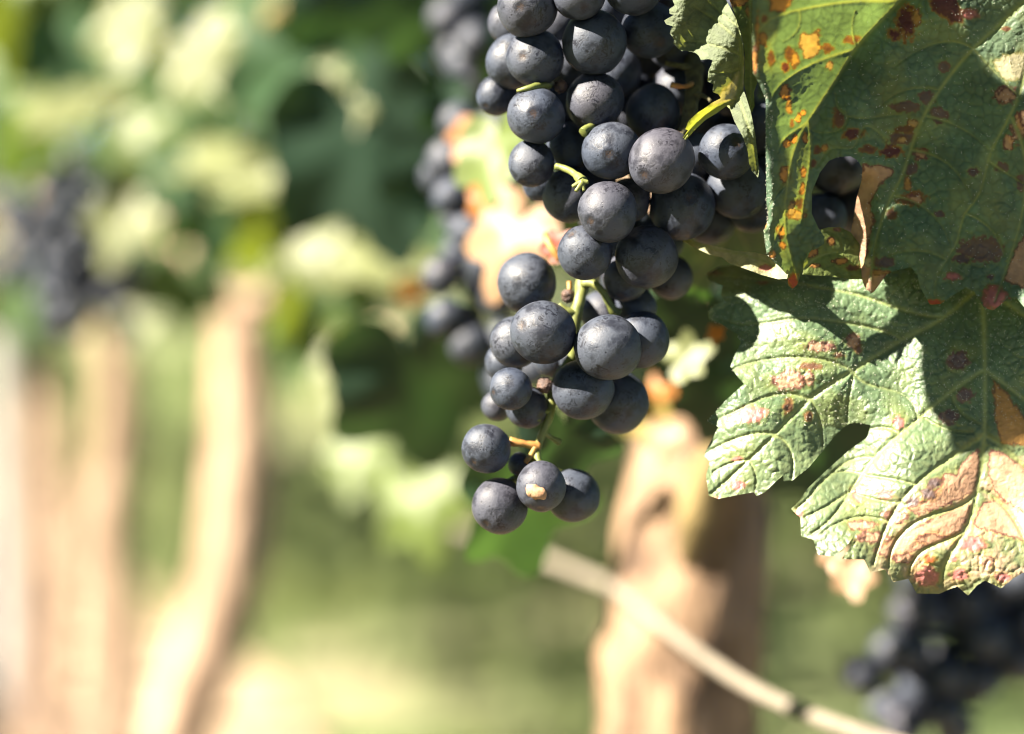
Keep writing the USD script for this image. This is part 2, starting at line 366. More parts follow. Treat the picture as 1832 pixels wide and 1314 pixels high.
GREEN_A = np.array([0.070, 0.108, 0.040])
SPOT = {"salmon": ((0.42, 0.235, 0.145), (0.13, 0.045, 0.035)), "pink": ((0.40, 0.13, 0.12), (0.26, 0.10, 0.07)), "brown": ((0.12, 0.050, 0.025), (0.15, 0.075, 0.02)),
        "maroon": ((0.085, 0.022, 0.020), (0.20, 0.10, 0.02)), "orange": ((0.46, 0.20, 0.05), (0.10, 0.035, 0.015)), "tan": ((0.36, 0.22, 0.09), (0.12, 0.05, 0.02)),
        "purple": ((0.10, 0.065, 0.062), (0.12, 0.06, 0.045)), "red": ((0.40, 0.07, 0.025), (0.3, 0.12, 0.02)), "cream": ((0.46, 0.40, 0.25), (0.30, 0.26, 0.10)),
        "ochre": ((0.34, 0.17, 0.045), (0.14, 0.06, 0.02))}

def detailed_leaf(outline, veins, depth, spacing, spots, base=GREEN_A, seed=0, relief=1.0, pale=None, holes=(), patches=(), scorch=None):
    """A leaf traced in photo pixels (px at the focus distance), each point at its own depth, with sunken veins and quilted blade between them.
    spots: (kind, x, y, rx, ry); patches: (kind, polygon). Returns mesh and its own colours."""
    poly = Polygon(outline).buffer(0)
    for h in holes: poly = poly.difference(Polygon(h))
    if poly.geom_type != "Polygon": poly = max(poly.geoms, key=lambda g: g.area)
    p, tri, ne = triangulate(poly, spacing, seed=seed)
    N3 = np.c_[p / 40.0, np.full(len(p), seed)]
    vd, vw = poly_dist(veins, p, 2.0)
    big, cr = cells(p, 19.0, seed + 1, 0.9)
    small, cr2 = cells(p, 8.0, seed + 2, 0.9)
    near = 1 - np.exp(-(vd / 26.0) ** 2)
    flat = np.ones(len(p))
    for kind, pl in patches:
        q = Polygon(pl).buffer(0); flat = np.minimum(flat, .3 + .7 * smoothstep(0, 8, shapely.distance(q, shapely.points(p))))
    h = 0.00135 * (1 - np.exp(-(vd / 55.0))) + flat * (0.00036 * smoothstep(0, .5, big) + 0.00022 * (cr - .5) * smoothstep(0, .5, big) + 0.00017 * smoothstep(0, .6, small) + 0.00025 * (meshkit.fbm(np.c_[p / 5.0, np.full(len(p), 2.0)], 3, seed + 21) - .5))
    h += 0.0007 * (meshkit.fbm(N3 * 1.1, 3, seed) - .5)
    rib = np.exp(-(vd / (vw * 1.0)) ** 2) * np.clip(vw / 3.0, .35, 1.2)
    h = h * relief * (0.35 + 0.65 * near) - 0.00062 * relief * np.exp(-(vd / (vw * 1.9)) ** 2) + 0.00012 * rib
    d = depth(p[:, 0], p[:, 1]) - h
    d[:ne] += 0.0004 * (meshkit.noise(np.c_[p[:ne] / 9.0, np.zeros(ne)], seed) - .5)
    # the leaf's own colours
    c = np.tile(np.asarray(base), (len(p), 1))
    mot = meshkit.fbm(N3 * 1.4, 4, seed + 5)
    c *= (0.72 + 0.56 * mot)[:, None] * (0.86 + 0.22 * smoothstep(0, .6, big) + 0.18 * (cr2 - .5))[:, None]
    c = c + (np.array([.055, .045, .004]) * smoothstep(.52, .75, meshkit.fbm(N3 * .7, 3, seed + 8))[:, None])
    if pale is not None:
        w = np.clip(pale(p[:, 0], p[:, 1]) * (0.55 + 0.9 * mot) * (0.55 + .45 * smoothstep(0, .6, big)), 0, 1)[:, None]
        c = c * (1 - w) + np.array([.185, .188, .082]) * w
    if scorch is not None:
        w = np.clip(scorch(p[:, 0], p[:, 1]) * smoothstep(.36, .60, meshkit.fbm(N3 * np.array([1.6, 1.6, 1]) + 5, 4, seed + 31)) * (1 - .6 * np.exp(-(vd / 5.0) ** 2)), 0, 1)[:, None]
        c = c * (1 - w) + np.array([.40, .275, .175]) * (.8 + .4 * mot)[:, None] * w
    jag = (meshkit.fbm(np.c_[p / 6.5, np.full(len(p), seed + 3.0)], 3, seed + 11) - .5)
    def paint(t, kind, soft=0.10):
        nonlocal c
        core, rim = (np.array(q) for q in SPOT[kind])
        tt = t + jag * 1.15
        grain = (0.72 + 0.56 * meshkit.fbm(np.c_[p / 9.0, np.full(len(p), 7.0)], 3, seed + 13))[:, None]
        off_vein = 1 - .75 * np.exp(-(vd / (vw * 1.3 + 1.5)) ** 2)
        halo = (smoothstep(1.9, 1.1, tt + jag * .6) * .45)[:, None]
        c = c * (1 - halo) + c * np.array([1.5, 1.25, .6]) * halo
        wr = (smoothstep(1.30, 0.98, tt) * off_vein * (.75 + .5 * mot))[:, None].clip(0, 1); wc = (smoothstep(0.95, 0.95 - soft * 3, tt) * off_vein)[:, None]
        c = c * (1 - wr) + rim * grain * wr
        c = c * (1 - wc) + core * grain * wc
    for kind, pl in patches:
        q = Polygon(pl).buffer(0)
        dist = shapely.distance(q.boundary, shapely.points(p)); ins = shapely.contains_xy(q, p[:, 0], p[:, 1])
        paint(np.where(ins, 0.95 - dist / 9.0, 0.95 + dist / 9.0), kind)
    for kind, x, y, rx, ry in spots:
        paint(np.hypot((p[:, 0] - x) / rx, (p[:, 1] - y) / ry), kind)
    vm = np.clip(np.exp(-(vd / (vw * 1.25)) ** 2) * np.clip(vw / 1.6, .35, 1), 0, 1)[:, None]
    vcol = np.array([.24, .265, .095])
    c = c * (1 - .85 * vm) + vcol * .85 * vm
    return (at(p[:, 0], p[:, 1], d), tri), np.clip(c, 0.005, .6) * np.array([.66, .70, .72]), (p, d)

# ------------------------------------------------------------------ berries
_ico = {k: trimesh.creation.icosphere(subdivisions=k) for k in (2, 3, 4)}
def berry_mesh(center, r, axis, seed, sub=4, wrinkle=0.0, press=()):
    """A berry: slightly long body, flattened at the stalk, with a small dimpled scar at the far end (axis points to the scar)."""
    rng = np.random.RandomState(seed)
    u = np.array(_ico[sub].vertices)
    v = u.copy(); z = u[:, 2]
    lobes = 0.07 * (meshkit.noise(u * 1.3 + seed * 3.1, seed) - .5) + 0.012 * (meshkit.noise(u * 3.1 + seed, seed + 4) - .5)
    rad = 1 + lobes + wrinkle * (np.abs(meshkit.noise(u * 3.3 + seed, seed) - .5) * 2 - .6)
    rad -= 0.030 * np.exp(-((1 + z) / .012)) - 0.012 * np.exp(-(((1 + z) - .03) / .02) ** 2)
    rad -= 0.05 * np.exp(-((1 - z) / .03))
    v = u * rad[:, None] * np.array([1 + rng.uniform(-.05, .04), 1 + rng.uniform(-.05, .04), 1 + rng.uniform(-.02, .09)])
    a = -unit(axis); b = unit(np.cross(a, unit(rng.normal(size=3)))); M = np.stack([b, np.cross(a, b), a], 0)
    v = v @ M
    for n, h in press:                                    # pressed flat where a neighbour pushes
        over = v @ n - h / r; soft = .06
        over = np.where(over > soft, over, np.where(over > -soft, (over + soft) ** 2 / (4 * soft), 0))
        v = v - n * over[:, None] * .92
    return (np.asarray(center) + r * v, np.array(_ico[sub].faces)), u, u + rng.uniform(0, 40, 3)

def add_berry(parent, center, r, axis, seed, sub=4, label=None, wrinkle=0.0, mat="berry_skin", name="berry", press=()):
    m, rest, pl = berry_mesh(center, r, axis, seed, sub, wrinkle, press)
    return obj(name, m, mat, parent, label=label, rest=rest, place=pl)

# ------------------------------------------------------------------ vine trunks along the row
def trunk_thing(name, label, group, base_xy, path, radii, seed, bark="bark", lumps=.09):
    t = thing(name, label, "grape vine", (base_xy[0], base_xy[1], 0.0), group)
    tr = obj("trunk", tube(path, radii, 36, 90, rough=lumps, seed=seed, freq=75, ridges=0.9), bark, t)
    return t

def scatter_leaves(vine, rng, n, s0, s1, side, zr, kinds, size=(.045, .065), keep=None, face=None):
    """Leaves of a canopy: most hang facing outwards and up, a few turned or edge-on."""
    k = 0
    while k < n:
        s = rng.uniform(s0, s1); w = rng.normal(0, side); z = rng.uniform(*zr)
        q = on_row(s, w)
        c = np.array([q[0], q[1], z])
        rel = c - CAM; d = rel @ FWD
        px, py = 916 + FPX * (rel @ RGT) / max(d, .05), 657 - FPX * (rel @ UPV) / max(d, .05)
        k += 1
        if keep is not None and not keep(px, py, d): continue
        blocks = False
        for dep, (x0, y0, x1, y1) in ((1.58, (330, 470, 560, 1330)), (2.33, (150, 520, 290, 1330))):      # the trunks stand in the sun
            if d < dep + .12 and c[2] > .7:
                g = c - SUN * ((d - dep) / (SUN @ FWD)); gd = (g - CAM) @ FWD
                gx, gy = 916 + FPX * ((g - CAM) @ RGT) / gd, 657 - FPX * ((g - CAM) @ UPV) / gd; m = .06 * FPX / dep
                blocks = blocks or ((c - g) @ SUN > 0 and x0 - m < gx < x1 + m and y0 - m < gy < y1 + m)
        if blocks: continue
        sgn = 1 if w > 0 else -1
        nrm = np.array([ROWN[0] * sgn, ROWN[1] * sgn, 0.35]) + rng.normal(0, .45, 3) + np.array([0, -.25, 0])
        tip = np.array([rng.normal(0, .5), rng.normal(0, .3), -1.0])
        obj("leaf", place_leaf(c, nrm, tip, rng.uniform(*size), rng.randint(10)), kinds[rng.randint(len(kinds))], vine)

rng = np.random.RandomState(11)
MIX = ["leaf_green"] * 4 + ["leaf_mid_green"] * 6 + ["leaf_deep_green"] * 2 + ["leaf_yellow_green"] * 3 + ["leaf_pale"] + ["leaf_yellow"]

# the near vine: its trunk stands right behind the bunch
near = trunk_thing("grape_vine", "near grape vine with thick peeling trunk and spotted sunlit leaves beside the dark bunch", None, ROW0,
    [at(1175, 657, .86) * [1, 1, 0] + [0, 0, -.03], at(1185, 1800, .86), at(1208, 1314, .85), at(1230, 1100, .845), at(1248, 930, .845), at(1262, 800, .85), at(1320, 660, .86), at(1380, 560, .87)],
    [.034, .029, .0265, .0265, .029, .031, .030, .022], 3, "near_bark")
obj("moss", tube([at(1225, 1010, .818), at(1240, 930, .813), at(1262, 850, .813), at(1285, 790, .82)], [.002, .006, .006, .002], 14, 30, rough=.45, seed=5, freq=160), "mossy_bark", near)
for pts in ([at(1380, 560, .86), at(1500, 420, .88), at(1750, 250, .86), at(2100, 150, .80)], [at(1360, 600, .86), at(1240, 470, .90), at(1150, 300, 1.0), at(1010, 200, 1.25), at(930, 190, 1.5)]):
    obj("cane", tube(pts, [.009, .008, .007, .006], 14, 40, rough=.12, seed=8), "bark", near)

# the farther vines of the row
far_vines = []
specs = [  # trunk course in photo pixels, distance, radii
    ([(300, 1420), (318, 1300), (362, 1190), (402, 1060), (427, 880), (436, 740), (436, 600), (430, 520)], 1.60, [.027, .024, .023, .025, .024, .024, .023, .020], "blurred pale vine trunk bending left towards the ground, next along the row"),
    ([(185, 1450), (195, 1250), (205, 1120), (192, 990), (205, 820), (212, 700), (205, 600), (215, 520)], 2.36, [.027, .025, .024, .023, .024, .024, .024, .02], "slim straight blurred vine trunk left of the bending trunk"),
    ([(95, 1500), (85, 1250), (98, 1000), (90, 800), (88, 640), (92, 560)], 3.10, [.03, .027, .025, .025, .025, .02], "far blurred vine trunk second from the left edge of the view"),
    ]
post = thing("trellis_post", "pale grey weathered trellis post, blurred at the left edge of the view", "post", at(25, 1400, 3.5) * [1, 1, 0])
obj("post_shaft", tube([at(25, 1400, 3.5) * [1, 1, 0] - [0, 0, .2], at(25, 1400, 3.5) * [1, 1, 0] + [0, 0, .6], at(25, 1400, 3.5) * [1, 1, 0] + [0, 0, 1.7]], [.033, .031, .030], 20, 30, rough=.03, seed=2), "post_wood", post)
obj("wire_staple", tube([at(25, 1400, 3.5) * [1, 1, 0] + q for q in ([-.012, -.031, .84], [-.006, -.037, .85], [.006, -.037, .85], [.012, -.031, .84])], [.002], 6, 10), "steel", post)
for i, (course, d, rad, lab) in enumerate(specs):
    pts = [at(x, y, d) for x, y in course]
    foot = pts[0] * [1, 1, 0] + [0, 0, -.03]
    v = trunk_thing("grape_vine", lab, None, foot[:2], [foot] + pts, [rad[0] * 1.1] + rad, 20 + i)
    s_here = (np.array(pts[-1][:2]) - ROW0) @ ROWD
    top = pts[-1]
    for e in (-1, 1):
        q = on_row(s_here + e * .36); obj("cane", tube([top - [0, 0, .01], top * .6 + np.array([q[0], q[1], .86]) * .4, np.array([q[0], q[1], .87])], [.008, .006, .005], 10, 20, rough=.12, seed=i), "bark", v)
    scatter_leaves(v, rng, 300, s_here - .42, s_here + .42, .16, (0.66, 2.0), MIX, keep=lambda px, py, d: not (180 < px < 580 and py > 430 and d < 1.75) and -500 < px < 2300 and py < 600 - 70 * abs(math.sin(px / 90)) and not (px > 820 and d < 1.15))
    far_vines.append(v)
for i in range(4):                                        # more of the row and its neighbour, far behind
    s_here = 3.2 + i * .8
    q = on_row(s_here)
    v = trunk_thing("grape_vine", None, "faraway vines of the same row", q, [np.array([q[0], q[1], z]) + [.02 * math.sin(z * 9 + i), 0, 0] for z in (-.03, .3, .6, .88)], [.03, .026, .025, .02], 40 + i)
    tag(v, ["first faraway vine behind the post, a blur of mixed green leaves", "second faraway vine behind the post, a far blur of leaves", "third faraway vine behind the post, a dim far blur of leaves", "last and farthest vine of the row behind the post"][i], "grape vine")
    scatter_leaves(v, rng, 300, s_here - .42, s_here + .42, .2, (0.8, 2.1), MIX, size=(.06, .08))

# the neighbouring rows far behind, one blurred mass of leaves each
def leaf_mass(name, label, side, s0, s1, n, seed, zr=(.55, 1.75)):
    r = np.random.RandomState(seed); parts = []
    for _ in range(n):
        s = r.uniform(s0, s1); q = on_row(s, side + r.normal(0, .16)); 
        parts.append(place_leaf([q[0], q[1], r.uniform(*zr)], np.array([-ROWN[0] * np.sign(side), -ROWN[1] * np.sign(side), .4]) + r.normal(0, .4, 3), [r.normal(0, .4), 0, -1], r.uniform(.06, .085), r.randint(10)))
    m = obj(name, join(parts), "leaf_green"); tag(m, label, "vine row", kind="stuff"); return m
leaf_mass("distant_vine_row", "distant neighbouring row of vines, a soft green wall behind the trunks", 2.0, -1.0, 11, 5200, 61, (.45, 2.1))
leaf_mass("distant_vine_row", "farther row of vines beyond the first green wall", 4.0, 0.0, 16, 4200, 62, (.45, 2.3))
leaf_mass("distant_vine_row", "neighbouring vine row on the sunny side of the trunks", -2.0, -4.0, 12, 4200, 63, (.5, 1.9))

# ------------------------------------------------------------------ blurred leaves of the near vine, each where it hangs
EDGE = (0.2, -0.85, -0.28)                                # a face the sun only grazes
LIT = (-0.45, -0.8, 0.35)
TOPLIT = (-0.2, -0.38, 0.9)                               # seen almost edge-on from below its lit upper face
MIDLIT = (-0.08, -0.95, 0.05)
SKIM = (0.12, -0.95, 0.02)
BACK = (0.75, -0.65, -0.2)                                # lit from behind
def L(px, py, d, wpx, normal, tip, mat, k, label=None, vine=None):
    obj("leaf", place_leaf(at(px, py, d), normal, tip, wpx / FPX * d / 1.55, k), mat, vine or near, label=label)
DOWN = (0, 0, -1)
rc = np.random.RandomState(77); n_ = 0                      # the near vine's own canopy, above and beside the view
while n_ < 200:
    q = on_row(rc.uniform(-1.0, .75), rc.normal(.08, .17)); c = np.array([q[0], q[1], rc.uniform(.92, 1.9)])
    def seen(c, x0, y0, x1, y1, dmin):
        d = (c - CAM) @ FWD; m = 0.17 * FPX / max(d, .05); x0, y0, x1, y1 = x0 + 400 - m, y0 + 400 - m, x1 - 400 + m, y1 - 400 + m
        return d > dmin and x0 < 916 + FPX * ((c - CAM) @ RGT) / d < x1 and y0 < 657 - FPX * ((c - CAM) @ UPV) / d < y1
    def foot(c, dep): return c - SUN * ((((c - CAM) @ FWD) - dep) / (SUN @ FWD))
    if (c - CAM) @ FWD < .12 and np.linalg.norm(c - CAM) < .35: continue
    if seen(c, -500, -420, 2330, 1800, .02): continue
    if any(np.sign((c - foot(c, dep)) @ SUN) > 0 and seen(foot(c, dep), *box, .02) for dep, box in ((.55, (500, -450, 2250, 1400)), (.84, (750, 450, 1500, 1500)), (.86, (1350, 850, 2150, 1500)), (.72, (700, -100, 1400, 1300)))): continue
    sg = 1 if rc.rand() < .5 else -1
    obj("leaf", place_leaf(c, np.array([ROWN[0] * sg, ROWN[1] * sg, .5]) + rc.normal(0, .4, 3), [rc.normal(0, .4), rc.normal(0, .3), -1], rc.uniform(.05, .07), rc.randint(10)), "leaf_green", near)
    n_ += 1
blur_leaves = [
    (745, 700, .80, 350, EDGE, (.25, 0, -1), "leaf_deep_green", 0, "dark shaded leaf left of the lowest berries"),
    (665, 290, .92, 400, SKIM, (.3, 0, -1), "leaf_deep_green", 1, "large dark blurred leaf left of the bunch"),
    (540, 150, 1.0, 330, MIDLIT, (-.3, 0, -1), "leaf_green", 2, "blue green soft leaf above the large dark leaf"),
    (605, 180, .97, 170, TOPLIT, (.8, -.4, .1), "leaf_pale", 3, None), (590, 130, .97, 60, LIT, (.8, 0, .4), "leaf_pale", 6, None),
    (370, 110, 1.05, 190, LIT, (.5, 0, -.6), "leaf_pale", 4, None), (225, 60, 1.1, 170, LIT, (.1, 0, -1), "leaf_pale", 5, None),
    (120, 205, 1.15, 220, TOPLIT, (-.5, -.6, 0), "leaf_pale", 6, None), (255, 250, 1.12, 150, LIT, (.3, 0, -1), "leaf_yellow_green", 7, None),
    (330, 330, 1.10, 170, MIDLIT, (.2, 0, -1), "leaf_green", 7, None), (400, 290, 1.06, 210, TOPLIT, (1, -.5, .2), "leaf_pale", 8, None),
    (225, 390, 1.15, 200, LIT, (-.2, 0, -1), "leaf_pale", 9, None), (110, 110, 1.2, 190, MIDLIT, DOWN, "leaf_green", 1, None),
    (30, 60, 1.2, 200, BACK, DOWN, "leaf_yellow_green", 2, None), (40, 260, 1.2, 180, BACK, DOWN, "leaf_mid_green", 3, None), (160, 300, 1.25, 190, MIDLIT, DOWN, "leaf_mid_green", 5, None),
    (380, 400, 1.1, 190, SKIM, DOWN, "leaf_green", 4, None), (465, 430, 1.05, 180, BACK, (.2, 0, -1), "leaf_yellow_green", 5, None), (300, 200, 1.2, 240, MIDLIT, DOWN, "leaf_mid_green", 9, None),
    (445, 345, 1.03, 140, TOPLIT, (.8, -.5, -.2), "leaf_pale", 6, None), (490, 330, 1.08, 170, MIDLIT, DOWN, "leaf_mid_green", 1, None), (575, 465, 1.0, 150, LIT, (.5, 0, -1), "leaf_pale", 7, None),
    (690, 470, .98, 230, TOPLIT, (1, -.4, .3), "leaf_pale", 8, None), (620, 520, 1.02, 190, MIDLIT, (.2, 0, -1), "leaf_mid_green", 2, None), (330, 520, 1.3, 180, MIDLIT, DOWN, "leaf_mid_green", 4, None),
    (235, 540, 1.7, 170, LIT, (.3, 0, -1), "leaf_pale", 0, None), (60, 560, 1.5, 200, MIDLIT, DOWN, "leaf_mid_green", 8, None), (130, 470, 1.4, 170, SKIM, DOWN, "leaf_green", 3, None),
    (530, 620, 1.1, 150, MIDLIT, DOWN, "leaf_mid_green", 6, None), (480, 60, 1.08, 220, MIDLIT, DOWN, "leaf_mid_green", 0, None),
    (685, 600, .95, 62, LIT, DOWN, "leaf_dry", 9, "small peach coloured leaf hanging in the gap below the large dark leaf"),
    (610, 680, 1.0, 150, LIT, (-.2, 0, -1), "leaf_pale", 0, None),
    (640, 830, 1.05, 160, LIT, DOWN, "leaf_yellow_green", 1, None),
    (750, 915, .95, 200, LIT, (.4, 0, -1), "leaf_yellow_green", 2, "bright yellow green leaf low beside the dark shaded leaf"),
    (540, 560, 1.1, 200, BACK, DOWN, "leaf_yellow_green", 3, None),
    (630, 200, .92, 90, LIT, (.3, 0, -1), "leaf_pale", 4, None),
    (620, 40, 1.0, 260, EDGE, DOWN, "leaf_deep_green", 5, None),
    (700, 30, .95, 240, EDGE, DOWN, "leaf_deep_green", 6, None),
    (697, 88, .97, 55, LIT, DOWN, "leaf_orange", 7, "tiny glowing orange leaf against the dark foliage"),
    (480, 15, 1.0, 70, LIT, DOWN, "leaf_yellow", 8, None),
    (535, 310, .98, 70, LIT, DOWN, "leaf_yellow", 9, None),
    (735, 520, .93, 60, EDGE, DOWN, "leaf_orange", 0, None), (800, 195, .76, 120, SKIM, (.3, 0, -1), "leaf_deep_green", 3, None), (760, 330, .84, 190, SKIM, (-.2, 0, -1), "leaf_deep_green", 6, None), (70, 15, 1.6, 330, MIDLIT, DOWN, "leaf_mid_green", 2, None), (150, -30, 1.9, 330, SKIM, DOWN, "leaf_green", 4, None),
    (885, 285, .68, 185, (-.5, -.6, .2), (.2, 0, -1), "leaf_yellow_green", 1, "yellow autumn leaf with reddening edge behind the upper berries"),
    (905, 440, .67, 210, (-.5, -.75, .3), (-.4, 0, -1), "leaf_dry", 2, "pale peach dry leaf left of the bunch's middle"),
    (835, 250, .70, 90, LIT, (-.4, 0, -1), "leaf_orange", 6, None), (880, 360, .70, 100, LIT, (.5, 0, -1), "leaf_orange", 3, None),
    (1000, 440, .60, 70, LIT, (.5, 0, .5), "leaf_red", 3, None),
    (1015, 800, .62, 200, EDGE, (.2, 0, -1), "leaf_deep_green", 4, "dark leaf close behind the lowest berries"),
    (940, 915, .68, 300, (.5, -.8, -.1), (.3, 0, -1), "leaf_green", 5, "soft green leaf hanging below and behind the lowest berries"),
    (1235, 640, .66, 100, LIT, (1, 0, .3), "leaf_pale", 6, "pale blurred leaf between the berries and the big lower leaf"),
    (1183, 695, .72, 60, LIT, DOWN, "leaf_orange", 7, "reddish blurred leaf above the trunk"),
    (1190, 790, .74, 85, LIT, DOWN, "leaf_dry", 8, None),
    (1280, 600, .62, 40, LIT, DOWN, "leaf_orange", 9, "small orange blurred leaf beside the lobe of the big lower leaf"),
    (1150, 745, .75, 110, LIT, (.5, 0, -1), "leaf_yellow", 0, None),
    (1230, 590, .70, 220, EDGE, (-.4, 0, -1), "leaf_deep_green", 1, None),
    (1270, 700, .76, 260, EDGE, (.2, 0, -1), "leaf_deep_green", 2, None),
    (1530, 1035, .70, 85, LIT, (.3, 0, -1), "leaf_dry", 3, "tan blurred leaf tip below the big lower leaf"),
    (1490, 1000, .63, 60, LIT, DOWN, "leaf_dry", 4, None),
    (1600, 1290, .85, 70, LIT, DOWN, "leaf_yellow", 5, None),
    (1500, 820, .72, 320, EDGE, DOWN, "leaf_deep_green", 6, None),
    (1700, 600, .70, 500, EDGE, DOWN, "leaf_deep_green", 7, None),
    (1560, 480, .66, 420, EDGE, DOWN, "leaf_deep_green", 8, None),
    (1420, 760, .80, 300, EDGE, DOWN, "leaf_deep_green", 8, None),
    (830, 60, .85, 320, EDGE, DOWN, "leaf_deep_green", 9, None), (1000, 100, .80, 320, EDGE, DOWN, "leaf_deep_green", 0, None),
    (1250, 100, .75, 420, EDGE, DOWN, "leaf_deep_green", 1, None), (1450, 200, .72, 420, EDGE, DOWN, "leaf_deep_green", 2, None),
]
for a in blur_leaves: L(*a)

# ------------------------------------------------------------------ the big lower leaf
A_OUT = [(1311, 475), (1285, 478), (1263, 491), (1268, 503), (1292, 512), (1290, 527), (1297, 540), (1278, 545), (1267, 560), (1268, 571), (1285, 578), (1302, 588), (1319, 598), (1326, 612), (1314, 637), (1307, 656), (1318, 672), (1331, 687), (1300, 715), (1265, 754), (1285, 764), (1272, 790), (1259, 815), (1270, 826), (1263, 851), (1268, 887), (1285, 893), (1320, 886), (1349, 881), (1353, 888), (1369, 881), (1388, 862), (1401, 851), (1402, 862), (1418, 860), (1446, 838), (1473, 806), (1492, 782), (1508, 766), (1520, 758), (1537, 757), (1558, 761), (1551, 783), (1519, 806), (1476, 844), (1444, 875), (1425, 902), (1415, 911), (1432, 927), (1433, 960), (1455, 966), (1463, 993), (1491, 996), (1508, 985), (1528, 960), (1522, 980), (1506, 1000), (1546, 1001), (1558, 1025), (1583, 1019), (1598, 1042), (1625, 1036), (1640, 1062), (1680, 1063), (1700, 1054), (1713, 1050), (1732, 1066), (1748, 1048), (1762, 1039), (1791, 1053), (1812, 1036), (1832, 1024), (1850, 1032), (1875, 1005), (1905, 1012), (1930, 980), (1962, 975), (1990, 945), (2050, 930), (2085, 890), (2040, 850), (1985, 790), (1965, 770), (2010, 775), (2080, 820), (2120, 870), (2190, 880), (2210, 830), (2265, 800), (2230, 730), (2260, 670), (2210, 630), (2225, 560), (2150, 510), (2080, 450), (1980, 420), (1880, 430), (1800, 470), (1765, 500), (1700, 465), (1620, 455), (1540, 462), (1440, 472), (1370, 470)]
A_VEINS = [
    (4.2, 2.2, [(1757, 505), (1760, 580), (1762, 665), (1761, 780), (1757, 835), (1748, 880), (1731, 940), (1705, 985), (1682, 1045)]),
    (3.8, 1.4, [(1757, 515), (1735, 530), (1700, 560), (1615, 609), (1525, 664), (1447, 716), (1392, 771), (1340, 823), (1272, 884)]),
    (3.2, 1.2, [(1762, 662), (1732, 680), (1643, 750), (1610, 777), (1564, 820), (1534, 860), (1500, 911), (1452, 955)]),
    (3.2, 1.0, [(1761, 781), (1692, 826), (1631, 875), (1595, 923), (1578, 960), (1562, 1010)]),
    (2.6, 1.0, [(1746, 885), (1674, 920), (1631, 939), (1605, 965), (1590, 1015)]),
    (2.4, 1.0, [(1725, 951), (1689, 969), (1640, 995), (1625, 1030)]),
    (3.0, 1.2, [(1762, 662), (1800, 690), (1850, 730), (1920, 800), (1990, 930)]), (3.0, 1.2, [(1761, 780), (1800, 805), (1845, 850), (1890, 930), (1915, 1000)]),
    (2.6, 1.0, [(1750, 875), (1790, 900), (1830, 960), (1850, 1020)]), (3.6, 1.2, [(1760, 512), (1840, 570), (1960, 640), (2100, 740), (2200, 850)]), (3.2, 1.2, [(1762, 508), (1850, 500), (1980, 500), (2200, 560)]),
    (2.0, .9, [(1525, 664), (1485, 647), (1444, 640), (1392, 641), (1351, 647), (1312, 660)]),
    (2.0, .9, [(1447, 716), (1401, 705), (1369, 711), (1325, 731), (1270, 753)]),
    (2.0, .9, [(1386, 777), (1346, 777), (1314, 786), (1288, 797), (1262, 813)]),
    (1.8, .8, [(1384, 779), (1409, 797), (1418, 825), (1416, 856)]), (1.8, .8, [(1530, 661), (1520, 700), (1516, 755)]), (1.6, .8, [(1450, 714), (1468, 760), (1472, 800)]),
    (1.8, .8, [(1615, 609), (1555, 586), (1489, 575), (1423, 571), (1390, 575), (1290, 570)]),
    (2.2, .9, [(1690, 568), (1598, 549), (1527, 526), (1467, 515), (1431, 508), (1340, 498), (1275, 492)]),
    (1.8, .8, [(1525, 664), (1560, 690), (1600, 700), (1640, 745)]),
    (1.8, .7, [(1610, 777), (1570, 765), (1548, 772)]), (1.8, .7, [(1564, 820), (1520, 825), (1470, 865), (1425, 910)]), (1.6, .7, [(1540, 848), (1500, 845), (1450, 885)]),
    (1.8, .7, [(1520, 880), (1480, 905), (1440, 925)]), (1.6, .7, [(1640, 868), (1600, 858), (1560, 852), (1540, 850)]), (1.6, .7, [(1612, 900), (1570, 895), (1520, 880)]), (1.6, .7, [(1590, 935), (1545, 925), (1500, 935), (1470, 955)]),
    (1.4, .7, [(1650, 745), (1700, 770), (1740, 775)]), (1.4, .7, [(1700, 700), (1720, 740), (1755, 760)]), (1.4, .7, [(1340, 823), (1310, 828), (1275, 845)]), (1.4, .7, [(1340, 823), (1352, 850), (1350, 880)]),
]
def A_depth(x, y):
    s = S
    d = .5535 - .05 * (x - 1540) * s - .30 * (y - 757) * s
    d = d + .004 * np.clip((1420 - x) / 150, 0, 2) ** 2
    d = d + .011 * np.clip((528 - y) / 50, 0, 1.6) ** 2 * np.clip((1640 - x) / 200, 0, 1)      # the upper margin rolls back
    d = d + .005 * np.clip((y - 985) / 80, 0, 2) ** 2 + .004 * np.exp(-((x - 1520) / 60) ** 2 - ((y - 790) / 70) ** 2)
    return d + .0016 * np.sin(x / 62 + y / 90) + .0012 * np.sin(x / 35 - y / 48 + 1)
A_PATCH = [("salmon", [(1750, 802), (1724, 828), (1712, 850), (1692, 846), (1682, 870), (1655, 898), (1625, 903), (1636, 922), (1690, 905), (1738, 880), (1750, 855)]),
           ("salmon", [(1773, 803), (1768, 850), (1782, 880), (1845, 955), (1870, 860), (1800, 815)]),
           ("salmon", [(1735, 897), (1700, 916), (1625, 950), (1560, 986), (1600, 1000), (1640, 984), (1712, 955), (1733, 925)]),
           ("salmon", [(1758, 902), (1740, 940), (1800, 957), (1850, 975), (1850, 930), (1790, 890)]),
           ("ochre", [(1777, 680), (1797, 702), (1832, 748), (1860, 800), (1790, 793), (1782, 745)])]
